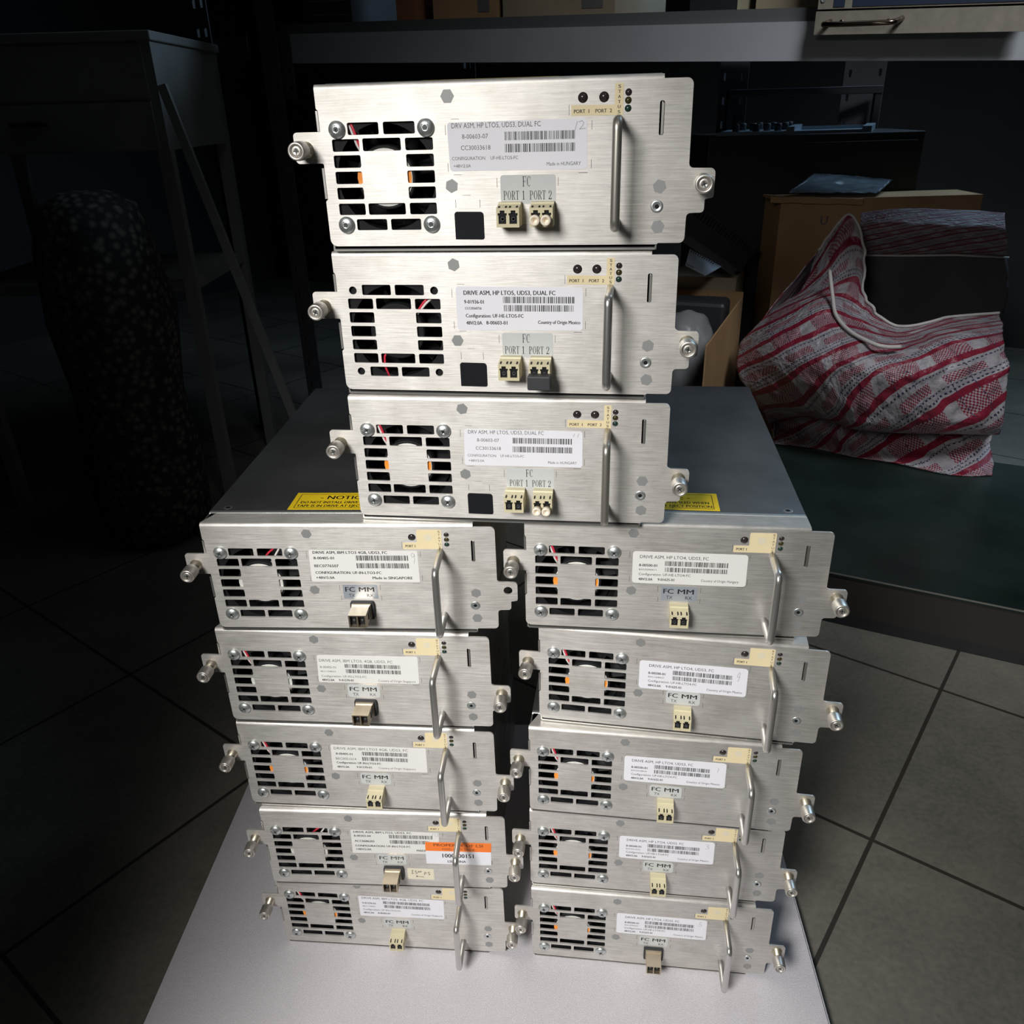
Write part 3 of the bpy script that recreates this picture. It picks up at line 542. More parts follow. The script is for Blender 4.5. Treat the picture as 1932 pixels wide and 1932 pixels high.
def build_unit(n, x, y, lev, yaw, label, kw):
    kn = ['%d' % ((n*3+i) % 5) for i in range(2)]
    t = thing('drive_module', label, 'tape drive', (x*MM, y*MM, (lev*87.7632+12.4)*MM), R(yaw), 'stacked drive modules')
    dual = kw['kind'] == 'dual'
    link('housing', SH['housing'], t)
    ld = link('lid', SH['lid'], t)
    if n in (0, 3, 8):
        nb = MB(); 
        nb.box((44.5, 20.6, zz(23.15)), (120.5, 48.2, zz(23.24)), 'yellow'); fn = lambda a, b: (a, b, zz(23.27))
        for (a, b, c, d) in ((48, 23, 117, 23.5), (48, 45.3, 117, 45.8), (48, 23, 48.5, 45.8), (116.5, 23, 117, 45.8)): nb.add([(a, b, zz(23.27)), (c, b, zz(23.27)), (c, d, zz(23.27)), (a, d, zz(23.27))], [(0, 1, 2, 3)], 'ink')
        text(nb, '- NOTICE -', 63.5, 101.5, 40.3, 5.6, 'ink', True, fn=fn); text(nb, 'DO NOT INSTALL DRIVE SLED WHEN', 51, 114, 32.3, 3.6, 'ink', True, fn=fn); text(nb, 'TAPE IS IN DRIVE AT EJECT POSITION', 49.6, 115.6, 26.6, 3.6, 'ink', True, fn=fn)
        link('notice_label', nb.mesh('notice_label', fix=False), ld, 'yellow notice label with black lettering')
    fp = link('face_plate', SH['faceH' if kw.get('holes') else 'faceD' if dual else 'faceB' if kw.get('bare') else 'faceS'], t)
    fr = link('fan', SH['fanframe'], t); link('impeller', SH['fan_'+kw['fan']], fr)
    for p, k in WL[kw['wires']]: link('wire', wire_mesh(p, k), fr)
    if not kw.get('holes'):
        for i, (a, b) in enumerate(FSC):
            s = link('screw', SH['screw%d' % ((i+n) % 4)], t); s.location = (a*MM, 0, zz(b)*MM)
    for i, (a, b) in enumerate(HEXES):
        s = link('hex_insert', SH['hex'], t); s.location = (a*MM, 0, zz(b)*MM); s.rotation_euler = (0, R((n*23+i*37) % 60), 0)
    s = link('rivet', SH['rivet'], t); s.location = (175.8*MM, 0, zz(-41.8)*MM)
    for i, (a, b) in enumerate(((-18.9, -9.8), (199.1, -29.5))):
        if i == 1 and kw.get('bare'): continue
        s = link('thumbscrew', SH['neck'], t); s.location = (a*MM, 0, zz(b)*MM); link('knob', SH['knob'+kn[i]], s)
    link('handle', SH[kw['handle']], t)
    for i, a in enumerate(PORTS):
        if i == 0 or dual: s = link('indicator_light', SH['ledp'], t); s.location = (a*MM, 0, zz(PZ)*MM)
    for i, (a, b) in enumerate(STAT): s = link('indicator_light', SH['led%d' % i], t); s.location = (a*MM, 0, zz(b)*MM)
    link('port_label', SH['plD' if dual else 'plS'], t); link('fibre_label', SH[kw['fc']], t)
    link('drive_label', drive_label_mesh(seed=n+5, **kw['lab']), t)
    if dual:
        pa = link('fiber_port', SH['lcA'], t); pb = link('fiber_port', SH['lcB'], t); link('power_socket_cover', SH['cover'], t)
        if kw.get('plugs'):
            for c in (107.4+3.3, 107.4+9.3): s = link('dust_plug', SH['plug'], pb); s.location = (c*MM, 0, zz(-46.2)*MM)
        if kw.get('cap'): link('rubber_cap', SH['cap'], pb)
    elif kw.get('sfp'): link('transceiver', SH['sfp'], t)
    else: link('fiber_port', SH['lcA'], t)
    if kw.get('asset'):
        mb = MB(); y0 = -.3
        mb.prism(shift([(124.3, -19.3), (179.2, -19.3), (179.6, -9.1), (124.6, -9.3)]), y0, -.16, 'orange'); mb.prism(shift([(124.2, -34.3), (178.8, -34.5), (179.2, -19.3), (124.3, -19.3)]), y0, -.16, 'white')
        text(mb, 'PROPERTY OF LSI', 131.5, 172.5, zz(-12.2), 3.0, 'brown_ink', True, y0-.05); text(mb, 'FIXED ASSET TAG #', 138.5, 165.5, zz(-16.8), 2.3, 'brown_ink', False, y0-.05)
        text(mb, '1000000151', 138.3, 164.3, zz(-24.4), 4.4, 'ink', True, y0-.05); text(mb, 'LSI CHINA', 142.3, 157.5, zz(-31), 2.6, 'ink', True, y0-.05)
        link('asset_tag', mb.mesh('asset_tag', fix=False), t, 'orange and white asset tag')
        mb = MB(); mb.prism(shift([(107, -53.6), (129.5, -54), (129.7, -41.4), (107, -40.9)]), -.13, -.01, 'note')
        for s in ([(110.4, -43.2), (112.4, -43.2)], [(111.4, -43.2), (111.2, -47)], [(110.2, -47), (112.4, -47)], [(115, -43.6), (113.8, -43.8), (113.8, -45.4), (115.2, -45.6), (115, -47), (113.6, -47)], [(116.4, -44), (116, -45.4), (117.2, -45.2), (117, -44), (116.4, -44)], [(118, -44), (117.8, -45), (118.8, -44.8), (118.8, -44), (118, -44)],
                  [(121.6, -45), (121.4, -48.4)], [(121.6, -45), (123, -45.2), (122.8, -46.6), (121.6, -46.6)], [(126.4, -44.6), (124.8, -44.8), (124.6, -46.2), (126, -46.4), (125.8, -48), (124.4, -47.8)], [(121, -51), (114, -50)], [(115.4, -49.4), (114, -50), (115.2, -51)]): stroke(mb, s, .4, 'ink', -.2)
        link('handwritten_note', mb.mesh('handwritten_note', fix=False), t, 'cream handwritten note')
    return t

# ------------------------------------------------------------------ room (yawed -30 degrees like the shelf)
def mm(p): return (p[0]*MM, p[1]*MM, (p[2]+ZF)*MM)
YAW = R(-30.4); EX = Vector((math.cos(YAW), math.sin(YAW), 0)); EY = Vector((-math.sin(YAW), math.cos(YAW), 0))
def tile_mat():
    m = bpy.data.materials.new('dark_floor_tile'); m.use_nodes = True; nt = m.node_tree; b = nt.nodes['Principled BSDF']; L = nt.links.new
    tc = nt.nodes.new('ShaderNodeTexCoord'); mp = nt.nodes.new('ShaderNodeMapping'); mp.inputs['Rotation'].default_value = (0, 0, R(38)); L(tc.outputs['Object'], mp.inputs[0])
    mp.inputs['Location'].default_value = (0.093, -0.411, 0)
    mp.vector_type = 'POINT'
    sx = nt.nodes.new('ShaderNodeSeparateXYZ'); L(mp.outputs[0], sx.inputs[0])
    def line(sock):
        d = nt.nodes.new('ShaderNodeMath'); d.operation = 'PINGPONG'; d.inputs[1].default_value = 0.1525; L(sock, d.inputs[0])
        c = nt.nodes.new('ShaderNodeMath'); c.operation = 'LESS_THAN'; c.inputs[1].default_value = 0.0022; L(d.outputs[0], c.inputs[0]); return c.outputs[0]
    mxx = nt.nodes.new('ShaderNodeMath'); mxx.operation = 'MAXIMUM'; L(line(sx.outputs[0]), mxx.inputs[0]); L(line(sx.outputs[1]), mxx.inputs[1])
    n = nt.nodes.new('ShaderNodeTexNoise'); n.inputs['Scale'].default_value = 5; n.inputs['Detail'].default_value = 9; n.inputs['Roughness'].default_value = .7; L(tc.outputs['Object'], n.inputs['Vector'])
    n2 = nt.nodes.new('ShaderNodeTexNoise'); n2.inputs['Scale'].default_value = 160; n2.inputs['Detail'].default_value = 3; L(tc.outputs['Object'], n2.inputs['Vector'])
    rp = nt.nodes.new('ShaderNodeValToRGB'); rp.color_ramp.elements[0].position = .3; rp.color_ramp.elements[1].position = .72
    rp.color_ramp.elements[0].color = (.10, .10, .085, 1); rp.color_ramp.elements[1].color = (.20, .185, .15, 1)
    ad = nt.nodes.new('ShaderNodeMath'); ad.operation = 'MULTIPLY_ADD'; ad.inputs[1].default_value = .35; L(n2.outputs['Fac'], ad.inputs[0]); 
    sb = nt.nodes.new('ShaderNodeMath'); sb.operation = 'SUBTRACT'; sb.inputs[1].default_value = .17; L(n.outputs['Fac'], sb.inputs[0]); L(sb.outputs[0], ad.inputs[2])
    L(ad.outputs[0], rp.inputs['Fac'])
    mx = nt.nodes.new('ShaderNodeMix'); mx.data_type = 'RGBA'; L(mxx.outputs[0], mx.inputs['Factor']); L(rp.outputs['Color'], mx.inputs['A']); mx.inputs['B'].default_value = (.03, .025, .02, 1)
    L(mx.outputs['Result'], b.inputs['Base Color']); b.inputs['Roughness'].default_value = .62
    bp = nt.nodes.new('ShaderNodeBump'); bp.inputs['Strength'].default_value = .25; bp.inputs['Distance'].default_value = .001; L(n2.outputs['Fac'], bp.inputs['Height']); L(bp.outputs['Normal'], b.inputs['Normal'])
    return m
MT['tile'] = tile_mat()
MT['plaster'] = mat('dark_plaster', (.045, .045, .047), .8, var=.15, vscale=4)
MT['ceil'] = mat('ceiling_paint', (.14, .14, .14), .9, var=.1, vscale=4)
def struct(name, mb, sc=MM):
    o = link(name, mb.mesh(name, sc=sc)); o['kind'] = 'structure'; return o
RX0, RX1, RY0, RY1, RH = -2600, 2600, -2400, 2300, 2700       # room box in the shelf frame about (0, 600)
RC = Vector((0, 700, -ZF)); RT = Matrix.Translation(RC) @ Matrix.Rotation(YAW, 4, 'Z')
def room(name, a, b, key):
    mb = MB(); mb.box(a, b, key, RT); mb.v = [p+Vector((0, 0, ZF)) for p in mb.v]; return struct(name, mb)
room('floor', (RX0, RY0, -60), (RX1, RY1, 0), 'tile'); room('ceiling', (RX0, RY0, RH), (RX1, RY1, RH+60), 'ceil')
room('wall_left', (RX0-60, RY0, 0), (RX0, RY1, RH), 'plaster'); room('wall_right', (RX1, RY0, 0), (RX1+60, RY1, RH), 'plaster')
mb = MB(); mb.box((-2400, 60, 0), (-362, 105, RH), 'plaster'); struct('shade_blocker_wall', mb)      # unseen partition added to shade the left floor and foam edge
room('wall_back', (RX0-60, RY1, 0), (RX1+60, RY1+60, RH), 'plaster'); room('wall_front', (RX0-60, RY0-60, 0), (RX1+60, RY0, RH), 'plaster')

# ------------------------------------------------------------------ the foam sheet and the modules on it
def foam_mat():
    m = mat('foam_sheet', (.74, .71, .755), .70, bump=.55, bscale=2400, var=.10, vscale=1500); return m
MT['foam'] = foam_mat()
bm = bmesh.new()
fo = [(-334, 250), (238, 250), (281, 790), (-306, 820)]
vs = [bm.verts.new((x*MM, y*MM, z*MM)) for z in (0.3, 12.35) for x, y in fo]
for f in ((3, 2, 1, 0), (4, 5, 6, 7), (0, 1, 5, 4), (1, 2, 6, 5), (2, 3, 7, 6), (3, 0, 4, 7)): bm.faces.new([vs[i] for i in f])
bmesh.ops.bevel(bm, geom=[e for e in bm.edges], offset=.002, segments=2, affect='EDGES')
me = bpy.data.meshes.new('foam_sheet'); bm.to_mesh(me); bm.free(); me.materials.append(MT['foam'])
tag(link('foam_sheet', me), 'pale grey packing foam sheet under both lower stacks', 'foam sheet')
for n, (x, y, lev, yaw, label, kw) in enumerate(U): build_unit(n, x, y, lev, yaw, label, kw)

# ------------------------------------------------------------------ storage shelf behind
MT['beam'] = mat('grey_shelf_paint', (.36, .37, .385), .55, var=.06, vscale=12, bump=.05, bscale=900)
MT['post'] = mat('post_paint', (.07, .073, .08), .55, var=.12, vscale=9)
MT['board'] = mat('shelf_board', (.10, .10, .10), .7)
PL = Vector((-410, 1800, 756)); EB = Vector((0.8603, -0.5082, -0.0397)); NB = Vector((0.509, 0.861, 0))
def sp(s, d, z=0): p = PL+EB*s+NB*d; p.z += z; return p          # along the beam, into the depth, above the beam's top
def sbox(mb, s0, s1, d0, d1, z0, z1, key):
    vs = [sp(s, d, z) for z in (z0, z1) for s, d in ((s0, d0), (s1, d0), (s1, d1), (s0, d1))]
    mb.add(vs, [(3, 2, 1, 0), (4, 5, 6, 7), (0, 1, 5, 4), (1, 2, 6, 5), (2, 3, 7, 6), (3, 0, 4, 7)], key)
def lift(mb): mb.v = [p+Vector((0, 0, ZF)) for p in mb.v]; return mb
def solid(name, mb, parent=None): return link(name, lift(mb).mesh(name), parent)
sh = thing('storage_shelf', 'grey metal storage shelf behind the stacks with a slotted corner post', 'shelf')
mb = MB(); sbox(mb, -8, 1740, 0, 2, -48, 0, 'beam'); sbox(mb, -8, 1740, 2, 26, -2, 0, 'beam'); sbox(mb, -8, 1740, 2, 20, -48, -46, 'beam'); solid('beam', mb, sh)
mb = MB(); sbox(mb, -8, 1740, 8, 690, .2, 17, 'board'); solid('shelf_board', mb, sh)
def post(x, y, top, nm='upright', wd=44):
    mb = MB(); ez = Vector((0, 0, 1)); ex = EX
    slots = []
    z = 40
    while z < top+40:
        for q in (13, wd-12): slots.append(rounded([(q-3, z, 2.4), (q+3, z, 2.4), (q+4, z+16, 3), (q-4, z+16, 3)], 3))
        z += 50
    m2 = MB(); filled([[(0, 0), (wd, 0), (wd, top+ZF), (0, top+ZF)]]+slots, 0, 2, m2, 'post')
    T = Matrix.Translation((x, y, -ZF)) @ Matrix.Rotation(YAW, 4, 'Z')
    mb.add([T @ p for p in m2.v], m2.f, 'post'); mb.box((0, 2, 0), (2, 40, top+ZF), 'post', T)
    return solid(nm, mb, sh)
post(-456, 1812, 1100); post(-614, 1930, 1100, wd=46)
post(505, 2135, 1100, wd=66); post(800, 2160, 1100, wd=90); post(-100, 2420, 1100); post(1052, 936, 1100)
mb = MB(); sbox(mb, -20, 22, -3, -.5, -110, 6, 'post')
for z in (-20, -60, -92):
    for s in (-8, 12): sbox(mb, s-3, s+3, -3.4, -3, z-4, z+4, 'inside')
solid('gusset_plate', mb, sh)
mb = MB(); mb.box((0, 0, 718), (96, 3, 762), 'post', Matrix.Translation((-584, 1944, 0)) @ Matrix.Rotation(YAW, 4, 'Z')); solid('cross_rail', mb, sh)

# things on the shelf board
MT['carton'] = mat('brown_cardboard', (.36, .215, .10), .75, var=.12, vscale=9)
MT['carton2'] = mat('pale_cardboard', (.30, .24, .16), .75, var=.12, vscale=9)
MT['brick'] = mat('red_brown_card', (.30, .12, .06), .7, var=.15, vscale=14)
MT['darkmetal'] = mat('dark_metal', (.05, .05, .055), .45, .4)
MT['blackbox'] = mat('black_painted_box', (.02, .02, .022), .5)
MT['trim'] = mat('worn_edge', (.42, .38, .26), .5)
MT['chassis'] = mat('grey_chassis', (.30, .265, .215), .5, .35, var=.12, vscale=70, bump=.03, bscale=600)
MT['navy'] = mat('navy_panel', (.02, .03, .06), .4)
MT['silverink'] = mat('silver_ink', (.45, .47, .50), .5)
MT['bronze'] = mat('dark_polished_handle', (.22, .17, .13), .18, 1.0)
BB = 17.4
def carton_on_board(name, label, cat, s0, s1, d0, d1, h, key, group=None, detail=None):
    mb = MB(); z = BB
    sbox(mb, s0, s1, d0, d1, z, z+h, key)
    if detail: detail(mb, s0, s1, d0, z)
    return tag(solid(name, mb), label, cat, group)
def flapline(mb, s0, s1, d, z): sbox(mb, s0+4, s1-4, d-.6, d, z+38, z+39, 'ink'); sbox(mb, s0+(s1-s0)*.72, s0+(s1-s0)*.9, d-.6, d, z+8, z+30, 'greyink')
carton_on_board('carton', 'brown cardboard carton on the shelf, left of the wider pale carton', 'box', 342, 466, 12, 200, 150, 'carton', 'cartons on the shelf', flapline)
carton_on_board('carton', 'wide pale cardboard carton in the middle of the shelf', 'box', 478, 676, 14, 230, 140, 'carton2', 'cartons on the shelf', flapline)
carton_on_board('carton', 'narrow red brown box standing on the shelf near the post', 'box', 255, 296, 25, 150, 150, 'brick', 'cartons on the shelf')
carton_on_board('carton', 'dull brown carton on the shelf between the black box and the rack unit', 'box', 885, 972, 40, 300, 150, 'carton2', 'cartons on the shelf')
t = thing('black_case', 'black box with a worn pale edge on the shelf, left of the rack unit', 'case')
mb = MB(); sbox(mb, 795, 868, 14, 240, BB, BB+150, 'blackbox'); solid('case_body', mb, t)
mb = MB(); sbox(mb, 866, 870, 12.5, 240, BB, BB+150, 'trim'); solid('edge_strip', mb, t)
mb = MB()
for a, b, c, d in ((846, 851, 14, 44), (851, 860, 39, 44), (851, 860, 26, 31)): sbox(mb, a, b, 13.4, 14, BB+c, BB+d, 'greyink')
solid('printed_letter', mb, t)
t = thing('rack_switch', 'dark switch box with small round sockets at the left shelf end', 'electronics')
mb = MB(); sbox(mb, 44, 150, 30, 260, BB, BB+120, 'darkmetal'); sbox(mb, 52, 142, 29, 30, BB+34, BB+36, 'greyink'); sbox(mb, 52, 142, 29, 30, BB+12, BB+14, 'greyink'); solid('case_body', mb, t)
for i in range(5):
    mb = MB(); p = sp(62+i*17, 29.6, BB+56); mb.lathe([(4.5, 0), (4.5, 1.5), (3, 1.6), (2.2, .5)], 'post', 14, Matrix.Translation(p) @ Matrix.Rotation(YAW, 4, 'Z') @ YROT); solid('socket', mb, t)

t = thing('rack_unit', 'grey rack unit with a dark bar handle hanging over the shelf edge', 'electronics')
mb = MB(); sbox(mb, 988, 1240, -24, 220, BB+1, BB+150, 'darkmetal'); solid('case_body', mb, t)
mb = MB(); sbox(mb, 986, 1240, -30, -25, -18, 9, 'chassis'); sbox(mb, 986, 1240, -24.9, 2, 6, 9, 'chassis'); solid('front_plate', mb, t)
mb = MB(); sbox(mb, 987, 1240, -28, -24.2, 11.5, 150, 'chassis'); solid('upper_panel', mb, t)
for a, b in ((1007, 1021), (1031, 1240)):
    mb = MB(); sbox(mb, a, b, -29, -28.1, 13.5, 150, 'navy')
    if a > 1025:
        for i in range(9): sbox(mb, 1045+i*9, 1046.6+i*9, -29.3, -29.1, 21+(i % 3)*1.5, 44, 'silverink')
    solid('navy_label', mb, t)
mb = MB(); T = Matrix.Translation(sp(993, -28.2, 22)) @ Matrix.Rotation(YAW, 4, 'Z') @ YROT; mb.lathe([(3.2, 0), (3.2, .8), (2.2, 1.2), (1.2, .5)], 'screw', 16, T); solid('screw', mb, t)
mb = MB(); hp = [sp(s, d, z) for s, d, z in ((1006, -30, -3), (1003, -38, -5), (1000.5, -45, -6.5), (1001, -50, -7.2), (1005, -52, -7.5), (1030, -52, -7.5), (1060, -52, -7), (1082, -52, -6.5), (1087, -50, -6), (1090, -45, -5), (1092, -38, -3), (1094, -30, -1))]
mb.tube(hp, 3.2, 'bronze', 14); solid('handle', mb, t)
for s in (1020, 1078):
    mb = MB(); T = Matrix.Translation(sp(s, -30, -4)) @ Matrix.Rotation(YAW, 4, 'Z') @ YROT; mb.lathe([(3, 0), (3, 1.2), (2, 1.6)], 'bronze', 14, T); solid('screw', mb, t)

# ------------------------------------------------------------------ right: platform, bag, cartons, cabinet with tray
MT['green'] = mat('dark_green_paint', (.014, .026, .023), .36, var=.35, vscale=9, bump=.02, bscale=30)
MT['darkpanel'] = mat('dark_brown_panel', (.030, .026, .023), .5)
MT['edge'] = mat('platform_edge', (.30, .30, .27), .4, .6)
PT = Matrix.Translation((300, 1110, 0)) @ Matrix.Rotation(R(-27.8), 4, 'Z')
t = thing('platform', 'low dark green metal platform under the checked bag', 'platform')
mb = MB(); mb.box((0, 0, 2), (640, 540, 8), 'green', PT, ch=1); solid('deck', mb, t)
mb = MB(); mb.box((2, 2, -58), (638, 538, 2), 'darkpanel', PT); solid('base_panel', mb, t)
mb = MB(); mb.box((0, -1.2, 6.2), (640, 0, 8.3), 'edge', PT); solid('edge_strip', mb, t)
mb = MB(); mb.box((4, 2, -76.8), (636, 20, -58), 'blackbox', PT); mb.box((4, 500, -76.8), (636, 530, -58), 'blackbox', PT); solid('base_rail', mb, t)

def plaid():
    m = bpy.data.materials.new('checked_woven_plastic'); m.use_nodes = True; nt = m.node_tree; b = nt.nodes['Principled BSDF']; L = nt.links.new
    uv = nt.nodes.new('ShaderNodeUVMap'); mp = nt.nodes.new('ShaderNodeMapping'); mp.inputs['Rotation'].default_value = (0, 0, R(-30)); L(uv.outputs[0], mp.inputs[0])
    sx = nt.nodes.new('ShaderNodeSeparateXYZ'); L(mp.outputs[0], sx.inputs[0])
    def ramp(sock, stops, per):
        a = nt.nodes.new('ShaderNodeMath'); a.operation = 'MULTIPLY'; a.inputs[1].default_value = 1/per; L(sock, a.inputs[0])
        f = nt.nodes.new('ShaderNodeMath'); f.operation = 'FRACT'; L(a.outputs[0], f.inputs[0])
        r = nt.nodes.new('ShaderNodeValToRGB'); cr = r.color_ramp; cr.interpolation = 'CONSTANT'
        cr.elements[0].position = 0; cr.elements[0].color = (0, 0, 0, 1); cr.elements[1].position = stops[0]; cr.elements[1].color = (1, 1, 1, 1); v = 0
        for q in stops[1:]: e = cr.elements.new(q); e.color = (v, v, v, 1); v = 1-v
        L(f.outputs[0], r.inputs['Fac']); return r.outputs['Color']
    def checker(sc):
        c = nt.nodes.new('ShaderNodeTexChecker'); c.inputs['Scale'].default_value = sc; L(mp.outputs[0], c.inputs['Vector']); return c.outputs['Fac']
    def mix(f, a, c):
        x = nt.nodes.new('ShaderNodeMix'); x.data_type = 'RGBA'; L(f, x.inputs['Factor'])
        for s_, k in ((a, 'A'), (c, 'B')):
            if isinstance(s_, tuple): x.inputs[k].default_value = s_
            else: L(s_, x.inputs[k])
        return x.outputs['Result']
    def both(a, c, op='MULTIPLY'):
        x = nt.nodes.new('ShaderNodeMath'); x.operation = op; L(a, x.inputs[0]); L(c, x.inputs[1]); return x.outputs[0]
    P = .078; X, Y = sx.outputs[0], sx.outputs[1]
    solid_red = ramp(Y, [.12, .24, .52, .63], P); woven = ramp(Y, [.24, .52, .80, .96], P)
    sq = ramp(X, [.30, .999], P)
    red = both(solid_red, both(both(woven, checker(430)), sq), 'MAXIMUM')
    nav = both(both(ramp(Y, [.035, .065, .66, .69, .74, .77], P), checker(330)), both(ramp(X, [.37, .39, .70, .72], P), checker(260)), 'MAXIMUM')
    col = mix(nav, mix(red, (.27, .25, .265, 1), (.17, .012, .028, 1)), (.03, .026, .055, 1)); L(col, b.inputs['Base Color'])
    b.inputs['Roughness'].default_value = .36
    n = nt.nodes.new('ShaderNodeTexNoise'); n.inputs['Scale'].default_value = 75; n.inputs['Detail'].default_value = 8; L(uv.outputs[0], n.inputs['Vector'])
    bp = nt.nodes.new('ShaderNodeBump'); bp.inputs['Strength'].default_value = .75; bp.inputs['Distance'].default_value = .009; L(n.outputs['Fac'], bp.inputs['Height']); L(bp.outputs['Normal'], b.inputs['Normal'])
    return m
MT['plaid'] = plaid(); MT['piping'] = mat('white_piping', (.42, .39, .37), .6); MT['opening_shade'] = mat('painted_opening_shade', (.05, .045, .05), .7)
def cr(p0, p1, p2, p3, t): return 0.5*((2*p1)+(p2-p0)*t+(2*p0-5*p1+4*p2-p3)*t*t+(3*p1-p0-3*p2+p3)*t*t*t)
def drape(name, rows, parent, nu=60, nv=60, amp=5.0, key='plaid', u0=0.0):
    G = [[Vector((x, y, max(z, 10.2))) for x, y, z in r] for r in rows]; nr, nc = len(G), len(G[0])
    def pt(i, j): return G[max(0, min(nr-1, i))][max(0, min(nc-1, j))]
    def ev(a, b):
        i = min(int(a), nr-2); j = min(int(b), nc-2); ta, tb = a-i, b-j
        q = [cr(pt(i+k, j-1), pt(i+k, j), pt(i+k, j+1), pt(i+k, j+2), tb) for k in (-1, 0, 1, 2)]
        return cr(*q, ta)
    bm = bmesh.new(); vv = []; co = []
    for a in range(nv+1):
        for b in range(nu+1):
            p = ev(a/nv*(nr-1), b/nu*(nc-1)); q = p/46
            d = noise.noise(q)*amp+noise.noise(q*2.7+Vector((3, 1, 7)))*amp*.45+abs(noise.noise(q*1.3+Vector((9, 2, 4))))*amp*.6
            if a in (0,): d = 0
            p = p+Vector((.25*d, -d, .3*d)); p.z = max(p.z, 10.2); co.append(p); vv.append(bm.verts.new((p.x*MM, p.y*MM, (p.z+ZF)*MM)))
    uvl = bm.loops.layers.uv.new('UVMap'); rest = [(b/nu*.44+u0, a/nv*.46) for a in range(nv+1) for b in range(nu+1)]; ix = {v: i for i, v in enumerate(vv)}
    for a in range(nv):
        for b in range(nu):
            i = a*(nu+1)+b; f = bm.faces.new((vv[i], vv[i+1], vv[i+nu+2], vv[i+nu+1])); f.smooth = True
            for l in f.loops: l[uvl].uv = rest[ix[l.vert]]
    bm.normal_update(); bmesh.ops.solidify(bm, geom=list(bm.faces), thickness=0.0012)
    me = bpy.data.meshes.new(name); bm.to_mesh(me); bm.free(); me.materials.append(MT[key]); return link(name, me, parent), co
BAG = [[(524, 1520, 10), (586, 1490, 9), (626, 1460, 9), (659, 1440, 9), (715, 1403, 9), (786, 1350, 9), (858, 1340, 9)],
 [(512, 1545, 46), (590, 1535, 52), (634, 1522, 52), (672, 1512, 50), (730, 1485, 56), (806, 1440, 60), (888, 1420, 56)],
 [(463, 1480, 116), (538, 1420, 114), (582, 1390, 103), (618, 1370, 96), (677, 1350, 96), (757, 1330, 100), (855, 1340, 93)],
 [(428, 1500, 167), (484, 1400, 195), (530, 1350, 204), (572, 1320, 207), (634, 1300, 212), (721, 1300, 200), (837, 1330, 187)],
 [(439, 1540, 202), (478, 1430, 244), (533, 1380, 255), (585, 1350, 253), (646, 1340, 240), (730, 1340, 251), (842, 1370, 240)],
 [(486, 1560, 251), (520, 1490, 281), (552, 1450, 293), (603, 1420, 266), (667, 1390, 244), (753, 1390, 260), (861, 1420, 254)],
 [(557, 1580, 300), (588, 1550, 319), (614, 1520, 314), (629, 1480, 280), (684, 1430, 248), (767, 1420, 264), (865, 1440, 263)],
 [(588, 1600, 364), (631, 1590, 429), (659, 1560, 372), (644, 1500, 299), (691, 1450, 256), (775, 1440, 271), (863, 1450, 273)]]
BACK = [[(640, 1700, 10), (760, 1690, 10), (870, 1680, 10), (940, 1660, 10)], [(690, 1720, 150), (790, 1700, 150), (900, 1690, 150), (1000, 1680, 150)], [(707, 1720, 252), (799, 1700, 253), (911, 1690, 252), (1017, 1680, 241)], [(709, 1728, 335), (784, 1700, 336), (894, 1690, 336), (1001, 1690, 328)], [(697, 1690, 392), (757, 1660, 392), (862, 1650, 392), (966, 1650, 385)], [(708, 1720, 416), (764, 1690, 426), (871, 1680, 422), (970, 1680, 413)]]
SIDE = [[(524, 1522, 10), (560, 1600, 10), (640, 1702, 10)], [(512, 1532, 80), (560, 1620, 90), (680, 1722, 150)], [(436, 1520, 170), (520, 1640, 180), (700, 1724, 252)], [(490, 1565, 252), (580, 1660, 270), (706, 1730, 335)], [(588, 1602, 362), (640, 1670, 372), (700, 1710, 400)]]
t = thing('carrier_bag', 'large red, white and navy checked woven bag slumped open on the green platform', 'bag')
body, co = drape('body', BAG, t, 110, 110, 10.0)
drape('back_panel', BACK[3:], t, 40, 24, 5.0, u0=.3); drape('opening_shade', BACK[:4], t, 30, 30, 4.0, key='opening_shade')  # lower back panel coloured dark to stand in for shade inside the bag
mb = MB(); mb.tube([Vector(p)+Vector((0, -7, 0)) for p in BACK[3]], 2.2, 'piping', 8); solid('piping', mb, t); drape('side_panel', SIDE, t, 30, 30, 5.0, u0=.1)
mb = MB(); top = [p+Vector((0, -1, 1.5)) for p in co[-111:]]; mb.tube(top, 2.6, 'piping', 8); solid('zipper', mb, t)
mb = MB(); Z1 = [(574, 1502, 345), (570, 1462, 309), (566, 1424, 284), (577, 1384, 266), (601, 1345, 255), (621, 1335, 251), (648, 1337, 250)]
zp = []
for i in range(len(Z1)-1):
    for k in range(6): zp.append(cr(*[Vector(Z1[max(0, min(6, i+q))]) for q in (-1, 0, 1, 2)], k/6)+Vector((0, -9, 3)))
mb.tube(zp, 3.4, 'piping', 8); solid('piping', mb, t)

